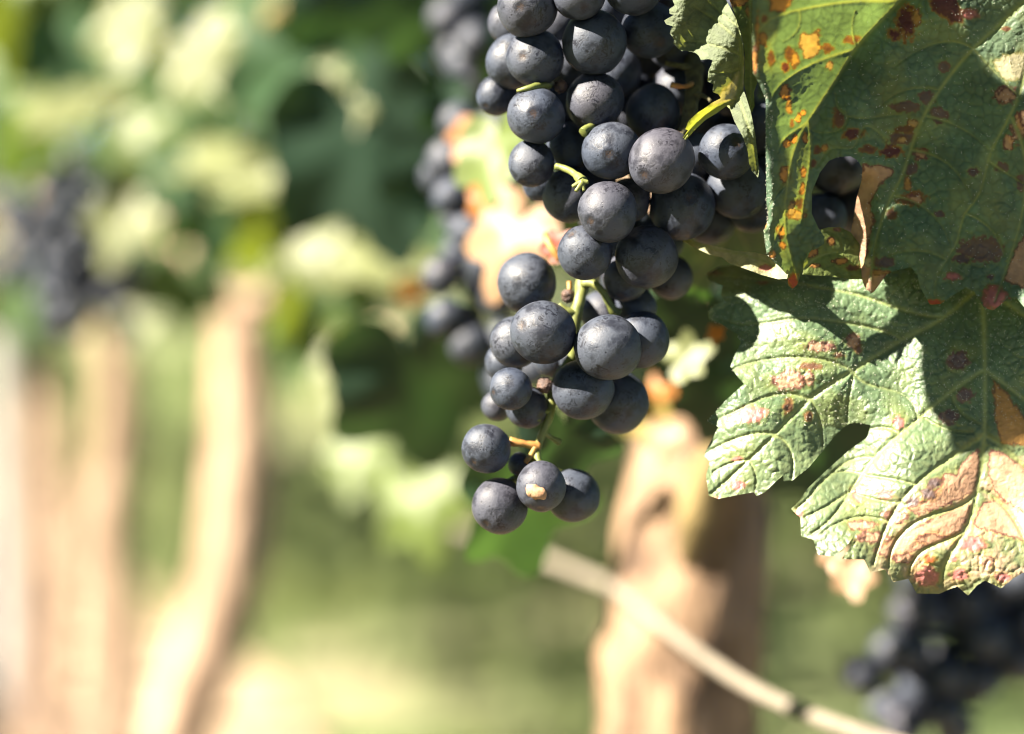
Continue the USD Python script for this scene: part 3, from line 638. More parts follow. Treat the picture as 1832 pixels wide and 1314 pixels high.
A_SPOTS = [("salmon", 1466, 620, 22, 10), ("salmon", 1528, 612, 13, 12), ("brown", 1536, 626, 6, 9), ("salmon", 1412, 681, 28, 16), ("salmon", 1447, 678, 8, 11), ("brown", 1450, 655, 18, 6), ("brown", 1500, 635, 10, 5), ("pink", 1342, 742, 24, 14),
           ("brown", 1410, 727, 8, 12), ("brown", 1447, 746, 7, 8), ("pink", 1320, 868, 13, 8), ("pink", 1320, 822, 9, 5), ("purple", 1715, 645, 18, 14), ("purple", 1698, 746, 17, 12), ("purple", 1727, 708, 15, 11), ("purple", 1672, 866, 12, 9), ("purple", 1660, 885, 14, 9), ("purple", 1633, 898, 10, 8),
           ("pink", 1535, 885, 11, 15), ("purple", 1553, 865, 8, 5), ("pink", 1585, 885, 14, 8), ("pink", 1608, 757, 9, 12), ("pink", 1582, 778, 9, 7), ("red", 1664, 1002, 10, 7), ("pink", 1658, 1032, 20, 17), ("pink", 1740, 973, 22, 12), ("salmon", 1765, 1003, 12, 9), ("pink", 1705, 1000, 8, 5), ("pink", 1795, 1035, 14, 8),
           ("brown", 1365, 506, 10, 3), ("brown", 1280, 490, 12, 4), ("salmon", 1250 + 30, 893, 8, 4), ("pink", 1428, 918, 7, 7), ("salmon", 1540, 940, 22, 8), ("salmon", 1565, 962, 30, 10), ("salmon", 1600, 925, 22, 10), ("salmon", 1670, 965, 26, 9), ("pink", 1715, 1028, 16, 9), ("salmon", 1620, 1000, 20, 8)]
def A_pale(x, y):
    return np.clip(.20 + .80 * smoothstep(930, 1020, y) * smoothstep(1480, 1600, x) + .25 * smoothstep(720, 820, y), 0, 1)
mA, cA, (pA, dA) = detailed_leaf(A_OUT, A_VEINS, A_depth, 2.7, A_SPOTS, seed=3, base=np.array([.058, .108, .052]), pale=A_pale, patches=A_PATCH, scorch=lambda x, y: .95 * smoothstep(30, -30, (840 + .42 * (1760 - x)) - y) * smoothstep(1530, 1600, x) * smoothstep(1070, 1020, y))
leafA = obj("leaf", mA, "leaf_thick", near, label="large lower vine leaf in focus, sunlit with salmon scorched patches", tint=cA)
print("leaf A", len(mA[0]))

# ------------------------------------------------------------------ the big upper leaf
B_OUT = [(1346, -20), (1345, 60), (1347, 131), (1358, 150), (1370, 178), (1370, 260), (1371, 360), (1375, 391), (1366, 413), (1371, 452), (1380, 465), (1395, 478), (1409, 493), (1410, 512), (1418, 517), (1426, 510), (1431, 496), (1438, 476), (1445, 452), (1460, 446), (1474, 437), (1475, 424), (1464, 408), (1452, 382), (1453, 342), (1467, 309), (1483, 288), (1500, 281), (1522, 280), (1535, 288), (1543, 302), (1541, 325), (1533, 353), (1527, 390), (1519, 435), (1530, 457), (1537, 485), (1546, 512), (1556, 527), (1564, 522), (1586, 492), (1600, 485), (1630, 478), (1641, 492), (1646, 514), (1659, 537), (1664, 546), (1683, 544), (1697, 534), (1727, 515), (1744, 522), (1752, 538), (1760, 551), (1777, 556), (1801, 537), (1818, 533), (1832, 550), (1870, 560), (1900, 535), (1935, 520), (1960, 470), (2005, 440), (2010, 390), (2060, 320), (2040, 230), (2060, 140), (2010, 60), (1980, -30), (1910, -60), (1850, -30), (1790, -75), (1720, -60), (1650, -85), (1600, -50), (1540, -60), (1500, -35), (1440, -45), (1400, -25), (1355, -35)]
B_VEINS = [
    (3.6, 1.2, [(1850, -20), (1740, -50), (1660, -45), (1612, 0), (1533, 85), (1489, 153), (1440, 227), (1420, 274), (1409, 329), (1404, 397), (1416, 460), (1428, 500)]),
    (3.6, 1.4, [(1850, -20), (1810, 25), (1741, 88), (1681, 162), (1653, 208), (1629, 269), (1610, 323), (1596, 351), (1566, 438), (1558, 500)]),
    (3.2, 1.2, [(1850, -20), (1840, 100), (1807, 208), (1768, 288), (1747, 356), (1727, 383), (1711, 435), (1694, 466), (1672, 530)]),
    (2.8, 1.2, [(1807, 208), (1835, 300), (1825, 400), (1805, 468), (1780, 540)]), (3.4, 1.2, [(1850, -20), (1890, 120), (1930, 300), (1950, 450)]), (3.2, 1.2, [(1850, -20), (1930, 40), (2030, 150)]),
    (2.8, 1.2, [(1608, 3), (1566, 2), (1508, 5), (1445, 15), (1398, 27), (1371, 41), (1357, 58)]),
    (2.6, 1.0, [(1530, 90), (1494, 99), (1453, 115), (1415, 137), (1388, 162), (1378, 185)]),
    (2.0, .9, [(1443, 220), (1420, 236), (1401, 252), (1392, 273)]), (1.8, .9, [(1446, 222), (1448, 301), (1440, 351), (1434, 400)]),
    (1.3, .9, [(1611, 205), (1563, 211), (1514, 207), (1494, 164)]), (1.3, .8, [(1514, 207), (1514, 219), (1492, 236), (1448, 230)]), (1.4, .9, [(1590, 258), (1533, 255), (1527, 264), (1489, 266), (1472, 282), (1460, 300)]),
    (1.2, .8, [(1533, 85), (1525, 60), (1530, 20)]), (1.2, .8, [(1430, 20), (1428, 50), (1400, 75)]), (1.2, .8, [(1409, 329), (1388, 350), (1374, 380)]), (1.2, .8, [(1405, 390), (1390, 420), (1380, 455)]),
    (1.8, .8, [(1741, 88), (1700, 75), (1655, 85), (1600, 120)]), (1.6, .8, [(1681, 162), (1630, 160), (1580, 185)]), (1.8, .8, [(1653, 208), (1710, 225), (1775, 275)]), (1.8, .8, [(1629, 269), (1690, 290), (1740, 365)]), (1.6, .8, [(1596, 351), (1650, 370), (1700, 440)]),
    (1.6, .8, [(1727, 383), (1760, 400), (1800, 470)]), (1.6, .8, [(1694, 466), (1640, 450), (1590, 460)]), (1.8, .8, [(1768, 288), (1800, 310), (1832, 330)]), (1.8, .8, [(1741, 88), (1780, 130), (1830, 180)]),
]
_fx = ([-200, -130, 0, 85, 153, 227, 300, 370, 420, 520], [1780, 1730, 1612, 1533, 1494, 1464, 1462, 1452, 1422, 1412])
_lx = ([-200, -20, 131, 178, 391, 413, 452, 515], [1345, 1345, 1347, 1370, 1372, 1366, 1371, 1408])
def B_depth(x, y):
    s = S
    xf, xl = np.interp(y, *_fx), np.interp(y, *_lx)
    q = np.clip(xf - x, 0, None)
    d = .549 - .03 * (x - 1640) * s + .05 * (y - 300) * s
    d = d - (.66 + .4 * smoothstep(120, 210, y)) * (np.sqrt(q ** 2 + 15.0 ** 2) - 15.0) * s - .10 * np.clip(300 - y, 0, 400) * s * smoothstep(0, 60, q)
    e = np.clip(11 - (x - xl), 0, 11); d = d + 0.9 * e ** 1.3 * s                                # the left margin curls back into the sun
    w = smoothstep(1600, 1545, x) * smoothstep(300, 330, y) * smoothstep(1500, 1520, x)          # so does the dry margin beside the notch
    e2 = np.clip(1575 - x, 0, 60) * w; d = d + 1.0 * e2 * s
    d = d - .010 * np.clip((y - 440) / 110, 0, 1) ** 2 * smoothstep(1620, 1700, x) * .5
    d = d + .004 * np.clip((x - 1780) / 160, 0, 2) ** 2
    bl = np.hypot((x - 1778) / 24, (y - 532) / 24); d = d - .0025 * np.clip(1 - bl ** 2, 0, 1)
    return d + .0012 * np.sin(x / 48 + y / 70 + 1) + .0008 * np.sin(x / 25 - y / 40)
B_PATCH = [("salmon", [(1546, 296), (1590, 300), (1597, 310), (1570, 335), (1556, 365), (1562, 400), (1553, 440), (1545, 470), (1562, 482), (1588, 488), (1564, 526), (1545, 514), (1517, 435), (1531, 353)]),
           ("salmon", [(1846, 405), (1820, 440), (1796, 500), (1832, 516), (1870, 500)]), ("cream", [(1778, 112), (1800, 98), (1850, 95), (1850, 140), (1800, 145)]), ("maroon", [(1660, -10), (1668, 18), (1690, 30), (1700, 42), (1722, 40), (1718, 20), (1705, -15)]),
           ("orange", [(1378, -8), (1380, 20), (1398, 22), (1414, 8), (1417, -12)]), ("tan", [(1433, 60), (1452, 62), (1466, 53), (1464, 75), (1468, 92), (1452, 106), (1440, 104), (1433, 85)])]
B_SPOTS = [("brown", 1482, 88, 10, 8), ("brown", 1380, 104, 6, 14), ("brown", 1413, 100, 7, 14), ("ochre", 1421, 108, 8, 12), ("maroon", 1406, 120, 7, 9), ("tan", 1484, 118, 5, 8), ("orange", 1405, 165, 9, 13), ("ochre", 1412, 192, 5, 10), ("orange", 1428, 212, 5, 8), ("orange", 1437, 202, 4, 5), ("brown", 1417, 222, 4, 6), ("orange", 1407, 259, 6, 8), ("orange", 1421, 249, 6, 7), ("orange", 1440, 246, 5, 11),
           ("orange", 1404, 312, 9, 14), ("orange", 1438, 310, 5, 10), ("orange", 1436, 337, 5, 12), ("tan", 1424, 385, 15, 8), ("tan", 1416, 372, 6, 14), ("brown", 1432, 366, 7, 10), ("orange", 1396, 416, 7, 11), ("orange", 1400, 440, 6, 6), ("ochre", 1355, 60, 4, 30), ("orange", 1351, 110, 5, 26), ("brown", 1367, 35, 5, 6), ("ochre", 1366, 70, 7, 12), ("orange", 1368, 400, 4, 12), ("red", 1420, 503, 9, 14), ("orange", 1382, 455, 6, 8),
           ("brown", 1463, 268, 8, 7), ("ochre", 1475, 265, 7, 6), ("brown", 1455, 293, 6, 6), ("maroon", 1622, 40, 18, 30), ("ochre", 1640, 32, 8, 14), ("maroon", 1603, 62, 13, 11), ("brown", 1500, 214, 10, 18), ("maroon", 1525, 240, 20, 9), ("brown", 1553, 268, 13, 7), ("maroon", 1596, 272, 19, 11), ("purple", 1612, 248, 22, 10), ("tan", 1634, 222, 10, 8), ("tan", 1613, 250, 9, 6), ("brown", 1618, 232, 18, 6), ("purple", 1622, 192, 24, 9), ("purple", 1658, 176, 14, 11), ("purple", 1680, 206, 14, 12), ("purple", 1690, 120, 9, 10),
           ("salmon", 1647, 276, 13, 9), ("brown", 1632, 356, 24, 12), ("salmon", 1637, 358, 13, 9), ("ochre", 1624, 330, 7, 12), ("purple", 1630, 303, 10, 9), ("brown", 1595, 384, 9, 9), ("purple", 1682, 384, 8, 6), ("purple", 1755, 446, 36, 20), ("purple", 1722, 463, 14, 7), ("pink", 1705, 495, 15, 7), ("red", 1672, 542, 13, 6), ("pink", 1779, 533, 21, 20), ("salmon", 1800, 171, 18, 15), ("salmon", 1805, 255, 10, 12), ("salmon", 1822, 230, 13, 22), ("salmon", 1835, 210, 10, 14), ("purple", 1742, 308, 8, 7), ("purple", 1793, 300, 10, 9), ("purple", 1828, 325, 10, 14), ("pink", 1735, 25, 16, 8), ("brown", 1525, 72, 14, 7), ("brown", 1800, 52, 8, 4), ("purple", 1772, 496, 6, 5), ("cream", 1553, 470, 8, 7), ("purple", 1580, 470, 18, 8), ("ochre", 1575, 488, 14, 5)]
def B_pale(x, y): return .22 * smoothstep(1690, 1800, x) * smoothstep(220, 60, y)
mB, cB, (pB, dB) = detailed_leaf(B_OUT, B_VEINS, B_depth, 2.7, B_SPOTS, base=np.array([.088, .140, .086]), seed=7, relief=.8, pale=B_pale, patches=B_PATCH)
leafB = obj("leaf", mB, "leaf_detailed", near, label="large upper vine leaf with brown spots, its left lobe glowing against the sun", tint=cB)
print("leaf B", len(mB[0]))

# ------------------------------------------------------------------ smaller leaves in focus
C_OUT = [(1240, -60), (1203, 0), (1207, 10), (1197, 17), (1198, 25), (1206, 27), (1188, 37), (1192, 44), (1203, 47), (1198, 60), (1206, 70), (1205, 78), (1212, 86), (1219, 92), (1228, 91), (1244, 95), (1250, 100), (1254, 108), (1266, 106), (1275, 108), (1272, 118), (1267, 128), (1266, 146), (1276, 151), (1275, 165), (1285, 169), (1290, 176), (1274, 184), (1262, 193), (1248, 202), (1232, 216), (1226, 232), (1231, 233), (1218, 252), (1210, 267), (1228, 250), (1243, 233), (1262, 215), (1282, 203), (1300, 190), (1306, 196), (1314, 218), (1330, 247), (1338, 272), (1340, 292), (1345, 306), (1356, 318), (1358, 308), (1356, 285), (1351, 240), (1343, 200), (1335, 174), (1330, 160), (1332, 110), (1331, 92), (1328, 70), (1317, 34), (1299, 0), (1285, -60)]
C_VEINS = [(3.0, 1.0, [(1320, 172), (1326, 120), (1322, 60), (1298, -40)]), (2.0, .8, [(1324, 75), (1290, 45), (1240, 12)]), (2.0, .8, [(1326, 100), (1290, 85), (1225, 75)]), (1.6, .8, [(1326, 125), (1300, 130), (1272, 130)]), (1.8, .8, [(1308, 182), (1270, 200), (1240, 226), (1212, 264)]), (2.2, .8, [(1320, 175), (1335, 215), (1347, 260), (1356, 314)]), (1.6, .8, [(1318, 45), (1285, 20), (1250, -20)])]
def C_depth(x, y):
    d = .5455 + .20 * (1330 - x) * S * .4 + .002 * np.sin(x / 20 + y / 33)
    d = d - .5 * np.clip(y - 175, 0, 200) * S * smoothstep(1310, 1330, x) * .25 + .0035 * np.clip((1225 - x) / 35, 0, 1) ** 2
    return d
mC, cC, _ = detailed_leaf(C_OUT, C_VEINS, C_depth, 2.4, [], base=np.array([.125, .15, .075]), seed=12, relief=1.0, patches=[("cream", [(1331, 105), (1334, 150), (1308, 184), (1274, 186), (1290, 168), (1322, 128)])])
w = smoothstep(1312, 1296, _[0][:, 0]) * smoothstep(182, 196, _[0][:, 1]); cC = cC * (1 - w[:, None]) + np.array([.20, .23, .05]) * w[:, None]
leafC = obj("leaf", mC, "leaf_fuzzy", near, label="small pale fuzzy young leaf folded over the top of the bunch", tint=cC)

F_OUT = [(1285, -60), (1305, 0), (1318, 36), (1329, 72), (1333, 100), (1331, 150), (1337, 178), (1345, 203), (1350, 190), (1349, 165), (1358, 140), (1362, 100), (1360, 0), (1365, -60)]
mF, cF, _ = detailed_leaf(F_OUT, [(1.8, 1, [(1340, -50), (1343, 60), (1342, 195)]), (1.2, .8, [(1342, 40), (1325, 15)])], lambda x, y: .5485 - .45 * (1345 - x) * S + 0 * y, 2.8, [("orange", 1322, 4, 14, 8), ("ochre", 1340, 20, 6, 12)], base=np.array([.10, .13, .04]), seed=15, relief=.5)
obj("leaf", mF, "leaf_detailed", near, label="narrow green leaf sliver wedged between the fuzzy leaf and the upper leaf", tint=cF)

D_OUT = [(1200, 425), (1224, 420), (1240, 412), (1253, 404), (1268, 392), (1285, 383), (1303, 390), (1321, 389), (1335, 400), (1350, 409), (1366, 416), (1400, 440), (1430, 480), (1400, 520), (1340, 525), (1300, 505), (1285, 500), (1272, 510), (1270, 538), (1257, 538), (1248, 525), (1230, 524), (1214, 508), (1200, 505), (1207, 480), (1209, 448)]
mD, cD, _ = detailed_leaf(D_OUT, [(2.2, 1, [(1318, 390), (1290, 440), (1262, 480), (1235, 520)]), (1.8, .8, [(1311, 400), (1330, 430), (1345, 480)]), (1.6, .8, [(1305, 412), (1270, 420), (1240, 440)])], lambda x, y: .604 - .15 * (x - 1280) * S + 2.0 * (y - 400) * S, 3.4, [], base=np.array([.035, .10, .022]), seed=18, relief=.8)
obj("leaf", mD, "leaf_detailed", near, label="green scalloped leaf half hidden behind the upper leaf's tip, right of the middle berries", tint=cD)

G_OUT = [(1214, 427), (1222, 424), (1250, 434), (1280, 441), (1315, 449), (1350, 452), (1385, 460), (1402, 470), (1411, 488), (1408, 499), (1392, 500), (1362, 492), (1330, 480), (1306, 472), (1292, 461), (1270, 456), (1240, 442)]
mG, cG, _ = detailed_leaf(G_OUT, [(2.6, 1, [(1216, 427), (1290, 448), (1350, 462), (1405, 490)])], lambda x, y: .557 - .25 * (x - 1310) * S - .9 * (y - 465) * S + .0016 * np.sin(x / 12), 2.6, [("pink", 1370, 480, 10, 5)], base=np.array([.30, .285, .16]), seed=21, relief=.5)
obj("leaf", mG, "leaf_fuzzy", near, label="cream folded leaf edge pointing left just above the big lower leaf", tint=cG)

E_OUT = [(1436, 492), (1438, 468), (1450, 450), (1475, 428), (1465, 412), (1482, 407), (1504, 407), (1522, 416), (1534, 432), (1560, 470), (1570, 500), (1520, 500), (1480, 494)]
mE, cE, _ = detailed_leaf(E_OUT, [(2.2, 1, [(1432, 492), (1470, 458), (1500, 452), (1545, 460)]), (1.6, .8, [(1480, 412), (1505, 430), (1508, 452)])], lambda x, y: .5535 - .55 * (1500 - x) * S - .2 * (y - 450) * S, 2.6, [("orange", 1454, 451, 11, 9), ("orange", 1488, 433, 7, 8), ("orange", 1505, 468, 15, 5), ("brown", 1495, 411, 8, 4), ("orange", 1460, 476, 10, 4), ("brown", 1525, 480, 12, 5)], base=np.array([.14, .17, .045]), seed=24, relief=.6)
obj("leaf", mE, "leaf_detailed", near, label="small curled yellow green leaf with ringed orange spots in the notch of the upper leaf", tint=cE)

# fine pale hairs on the two big leaves, on their stalk-side skin and along the curled margin
def hairs(leaf, p, d, keep, n, seed, length=(.00015, .00042), wid=.00008):
    r = np.random.RandomState(seed)
    idx = np.nonzero(keep(p[:, 0], p[:, 1]))[0]; idx = r.choice(idx, min(n, len(idx)), replace=False)
    base = at(p[idx, 0], p[idx, 1], d[idx] - .00005)
    dirs = r.normal(size=(len(idx), 3)) * [1, .5, 1] - FWD * .6; dirs /= np.linalg.norm(dirs, axis=1, keepdims=True)
    ln = r.uniform(*length, len(idx))[:, None]
    bend = r.normal(0, .35, (len(idx), 3)) * ln
    pts = np.stack([base, base + dirs * ln * .5, base + dirs * ln + bend], 1) - near.loc
    path = numbered(str(leaf.GetPath()), "leaf_hair")
    c = UsdGeom.BasisCurves.Define(stage, path)
    c.CreateTypeAttr("linear"); c.CreatePointsAttr(Vt.Vec3fArray.FromNumpy(pts.reshape(-1, 3).astype(np.float32)))
    c.CreateCurveVertexCountsAttr(Vt.IntArray.FromNumpy(np.full(len(idx), 3, np.int32)))
    c.CreateWidthsAttr(Vt.FloatArray([wid])); c.SetWidthsInterpolation("constant")
    UsdShade.MaterialBindingAPI.Apply(c.GetPrim()).Bind(MAT["pale_hair"])
    tag(c, kind="stuff")
hairs(leafA, pA, dA, lambda x, y: (y < 760) & (x < 1850), 2400, 1)
hairs(leafB, pB, dB, lambda x, y: (x > 1500) & (x < 1850), 900, 2)
hairs(leafB, pB, dB, lambda x, y: (x < np.interp(y, *_lx) + 12) & (y > 150) & (y < 470), 160, 3, (.0002, .0005))

# ------------------------------------------------------------------ leaves above the frame that shade the ones below
def shade_leaf(poly, dfun, t, seed):
    pl = Polygon(poly).buffer(0)
    p, tri, ne = triangulate(pl, 26, seed=seed)
    w = at(p[:, 0], p[:, 1], dfun(p[:, 0], p[:, 1])) + SUN * t
    w += SUN * (0.006 * np.sin(p[:, :1] / 70) * np.sin(p[:, 1:] / 60))
    obj("leaf", (w, tri), "leaf_deep_green", near)
shade_leaf([(1572, 385), (1610, 362), (1665, 358), (1700, 345), (1730, 300), (1725, 200), (1690, 130), (1650, 75), (1625, 25), (1640, -30), (1700, -25), (1722, 30), (1745, 88), (1782, 140), (1832, 168), (1950, 175), (1950, 780), (1832, 800), (1760, 818), (1705, 812), (1694, 765), (1660, 735), (1652, 660), (1652, 560), (1640, 535), (1600, 520), (1565, 500), (1556, 440)], lambda x, y: B_depth(x, y) * (1 - smoothstep(520, 580, y)) + A_depth(x, np.maximum(y, 560)) * smoothstep(520, 580, y), .195, 4)

# ------------------------------------------------------------------ the bunch in focus
bunch = thing("grape_bunch", "sharp dark blue bloomed grape bunch hanging beside the big spotted leaves", "grape bunch", at(1050, 300, .56))
B = [  # x, y, radius (photo px), depth offset in mm (minus: nearer)
    (944, 12, 55, -6), (1036, -12, 48, -10), (1134, -26, 52, -8), (957, 104, 52, -3), (915, 110, 46, 6), (912, 45, 38, 12), (1063, 76, 56, -4), (889, 170, 36, 12), (959, 207, 52, -4), (1064, 181, 51, 0), (1163, 54, 51, 2), (1200, 84, 40, 13), (1168, 202, 48, 6), (1020, 262, 41, 8),
    (951, 292, 40, 0), (1094, 271, 52, -6), (1184, 288, 58, -13), (1299, 272, 50, -7), (1240, 282, 45, 4), (1020, 350, 48, 5), (968, 328, 32, 13), (1125, 358, 40, 2), (1087, 379, 53, -10), (1220, 369, 60, 2), (1318, 336, 54, 6), (1350, 372, 45, 12), (1047, 453, 50, -8), (1156, 460, 56, -4), (943, 507, 53, 10), (1120, 496, 42, 6),
    (1137, 548, 37, 10), (1200, 496, 38, 17), (972, 595, 56, -8), (921, 612, 46, 2), (1088, 623, 57, -9), (1148, 608, 50, 0), (1044, 697, 55, -3), (1105, 720, 53, 7), (914, 696, 37, -4), (943, 729, 36, 4), (888, 727, 27, 15), (870, 803, 43, -4), (929, 831, 20, 3), (968, 870, 44, -8), (894, 906, 49, -2), (1025, 887, 48, 4), (902, 648, 34, 10)]
HID = [(1100, 130, 48, 18), (1000, 40, 46, 20), (1010, 120, 44, 18), (1120, 200, 46, 20), (1240, 40, 46, 22), (1250, 130, 46, 24), (1310, 60, 48, 24), (1310, 160, 46, 22), (1370, 230, 48, 24), (1060, 320, 44, 18), (1170, 300, 46, 22), (1390, 320, 50, 24), (1410, 400, 46, 26), (1470, 390, 44, 22), (1498, 300, 50, 22), (1530, 370, 46, 26), (1560, 300, 46, 28), (1180, 430, 44, 20), (1270, 390, 46, 22), (1080, 560, 40, 18), (1040, 640, 40, 16), (1430, 240, 46, 28), (1000, 200, 42, 16), (1080, 20, 44, 18), (1180, -30, 48, 10), (1240, -40, 50, 14), (1090, 60, 44, 26), (1210, 160, 44, 26), (1120, 450, 42, 18), (990, 640, 36, 16)]
rh = np.random.RandomState(9)
inside = Polygon([(930, 0), (1480, 0), (1560, 300), (1540, 400), (1380, 420), (1230, 440), (1170, 500), (1100, 520), (1060, 430), (1010, 390), (990, 240), (960, 120)])
n_ = 0
while n_ < 40:
    x, y = rh.uniform(930, 1560), rh.uniform(-20, 520)
    if shapely.contains_xy(inside, x, y): HID.append((x, y, rh.uniform(42, 52), rh.uniform(26, 42))); n_ += 1
allb = np.array(B + HID, float)
xyz = np.c_[allb[:, 0] - 916, 657 - allb[:, 1], allb[:, 3] / 1000 / S]      # all in photo px at the focus distance
for _ in range(60):                                                           # berries touch but do not run into each other: they give way in depth
    for i in range(len(xyz)):
        dd = xyz - xyz[i]; R = (allb[:, 2] + allb[i, 2]) * .95
        d2 = np.hypot(dd[:, 0], dd[:, 1])
        for j in np.nonzero((d2 < R) & (np.arange(len(xyz)) > i))[0]:
            need = math.sqrt(max(R[j] ** 2 - d2[j] ** 2, 0)) * .9
            have = xyz[j, 2] - xyz[i, 2]
            if abs(have) < need:
                push = (need - abs(have)) * .5 * (1 if have >= 0 else -1)
                a = .25 if allb[i, 3] <= allb[j, 3] else .75
                xyz[i, 2] -= 2 * push * a * .6; xyz[j, 2] += 2 * push * (1 - a) * .6
fd = xyz[:len(B), 2] * S
print("berry depth span mm", fd.min() * 1000, fd.max() * 1000)
fd_all = xyz[:, 2] * S
fd_all = np.clip(fd_all, -.016, None)
BLAB = {0: "berry with a brown eye at the top left of the bunch", 16: "large fully lit berry with a dark torn scar", 17: "brown rubbed berry behind the tip of the small leaf", 28: "berry blurring into the background on the left", 32: "berry with a pale bald patch", 34: "berry with crinkled scratches", 43: "split berry showing cream flesh at the bottom"}
AXES = {0: (-.24, -.97, -.07), 3: (-.42, -.9, .02), 8: (-.1, -.99, .05), 15: (-.13, -.98, -.08), 16: (-.53, -.75, -.38), 17: (.3, -.9, .3), 22: (-.58, -.76, -.28), 32: (-.64, -.7, .27), 35: (-.45, -.87, -.16), 44: (-.45, -.75, -.5)}
rb = np.random.RandomState(5)
CENT = []
for i, (x, y, r, o) in enumerate(allb):
    d = .5625 + fd_all[i]; CENT.append((at(x, y, d), r * d / FPX))
def pressed(i, group):
    c, r = group[i]; out = []
    for j, (c2, r2) in enumerate(group):
        D = np.linalg.norm(c2 - c)
        if j != i and D < (r + r2) * 1.03: out.append(((c2 - c) / D, D * r / (r + r2) * 1.0))
    return out
for i, (c, rad) in enumerate(CENT):
    ax = np.array([-.25, -.55, -.6]) + rb.normal(0, .75, 3)
    ax = AXES.get(i, ax)
    add_berry(bunch, c, rad * 1.02, ax, 100 + i, 4 if i < len(B) else 3, BLAB.get(i), press=pressed(i, CENT))
def on_berry(i, px, py, lift=0.0):
    """The point of berry i's front skin at a photo pixel."""
    c, r = CENT[i]; dirn = unit(at(px, py, 1.0) - CAM); oc = CAM - c
    b = oc @ dirn; q = b * b - (oc @ oc - r * r); t = -b - math.sqrt(max(q, 0)); return CAM + dirn * (t - lift)
# shrivelled berries
for x, y, r, d in ((1003, 155, 13, .561), (1016, 530, 13, .568), (975, 690, 15, .563), (1213, 243, 8, .555)):
    add_berry(bunch, at(x, y, d), r * d / FPX, (-.3, -1, 0), int(x), 3, "small shrivelled berry", wrinkle=.25, mat="raisin_skin", name="shrivelled_berry")
# the split skin of the lowest middle berry
c43, r43 = CENT[43]
pp = [on_berry(43, x, y, l) for x, y, l in ((945, 868, .0002), (958, 880, .0009), (968, 886, .0010), (972, 893, .0003))]
obj("split_flesh", tube(pp, [.0004, .0016, .0017, .0003], 8, 16, rough=.5, seed=3, freq=900), "cream_flesh" if "cream_flesh" in MAT else "cord_fibre", bunch)
# stems
def stem(pts, rad, mat, name="stem", seed=0, sides=9):
    obj(name, tube([at(x, y, d + .010) for x, y, d in pts], rad, sides, max(14, 6 * len(pts)), rough=.32, seed=seed, freq=700), mat, bunch)
mm = .001
stem([(1060, 300, .572), (1055, 420, .57), (1044, 490, .562), (1038, 530, .558), (1030, 565, .557), (1032, 610, .557)], [2.2 * mm, 2.0 * mm, 1.7 * mm, 1.5 * mm, 1.5 * mm, 1.2 * mm], "green_stem", "main_stem", 1)
stem([(1032, 610, .557), (1010, 660, .56), (988, 700, .558), (985, 735, .556), (972, 770, .555), (962, 800, .554), (966, 832, .552)], [1.3 * mm, 1.3 * mm, 1.2 * mm, 1.2 * mm, 1.0 * mm, .9 * mm, .8 * mm], "green_stem", "main_stem", 2)
stem([(1034, 560, .557), (1014, 556, .556), (1000, 545, .556)], [1.0 * mm, .7 * mm], "green_stem", "pedicel", 3)
stem([(1044, 508, .558), (1068, 512, .556), (1080, 525, .556), (1094, 552, .557), (1104, 562, .558)], [1.1 * mm, 1.0 * mm, .8 * mm, 1.0 * mm, 1.4 * mm], "green_stem", "pedicel", 4)
stem([(1018, 505, .56), (1018, 520, .559), (1015, 530, .558)], [.6 * mm, .5 * mm], "ruddy_stem", "pedicel", 5)
stem([(964, 800, .554), (940, 795, .553), (912, 790, .553)], [1.1 * mm, .8 * mm, 1.2 * mm], "ruddy_stem", "pedicel", 6)
stem([(958, 800, .553), (950, 815, .553), (940, 828, .553)], [.7 * mm, .6 * mm], "ruddy_stem", "pedicel", 7)
stem([(970, 770, .555), (985, 782, .556), (1002, 792, .557)], [.7 * mm, .5 * mm, .9 * mm], "green_stem", "pedicel", 8)
stem([(985, 735, .556), (968, 742, .554), (961, 752, .554)], [.8 * mm, .6 * mm, 1.0 * mm], "green_stem", "pedicel", 9)
stem([(930, 850, .556), (915, 858, .556), (905, 864, .556)], [.5 * mm, .6 * mm], "green_stem", "pedicel", 10)
stem([(966, 828, .553), (985, 838, .557), (1004, 848, .560)], [.8 * mm, .6 * mm, 1.0 * mm], "green_stem", "pedicel", 25)
stem([(966, 828, .553), (966, 838, .550)], [.8 * mm, 1.3 * mm], "green_stem", "pedicel", 26)
stem([(958, 812, .554), (940, 846, .556), (916, 860, .556)], [.7 * mm, .6 * mm, 1.1 * mm], "green_stem", "pedicel", 27)
stem([(1000, 680, .56), (1020, 672, .558), (1030, 664, .556)], [.8 * mm, .7 * mm, 1.0 * mm], "green_stem", "pedicel", 28)
stem([(995, 298, .548), (1015, 304, .546), (1033, 316, .543), (1042, 326, .541)], [.9 * mm, .8 * mm, .9 * mm, 1.5 * mm], "green_stem", "pedicel", 11)
for k, (x, y) in enumerate(((1024, 334), (1045, 342), (1053, 326), (1030, 343))):
    stem([(1042, 326, .5405), (x, y, .540)], [.9 * mm, .4 * mm], "green_stem", "stalk_scale", 12 + k)
stem([(1062, 230, .549), (1050, 232, .546), (1043, 238, .545)], [1.0 * mm, 1.1 * mm, 1.2 * mm], "green_stem", "pedicel", 17)
stem([(990, 150, .555), (965, 155, .547), (945, 158, .545), (926, 163, .546)], [.7 * mm, .8 * mm, 1.0 * mm, .4 * mm], "green_stem", "pedicel", 18)
stem([(1265, 60, .570), (1240, 110, .563), (1243, 150, .558), (1235, 190, .555), (1228, 225, .553), (1205, 250, .553)], [2.4 * mm, 2.0 * mm, 2.2 * mm, 1.9 * mm, 1.7 * mm, 1.2 * mm], "old_stem", "old_stem", 19)
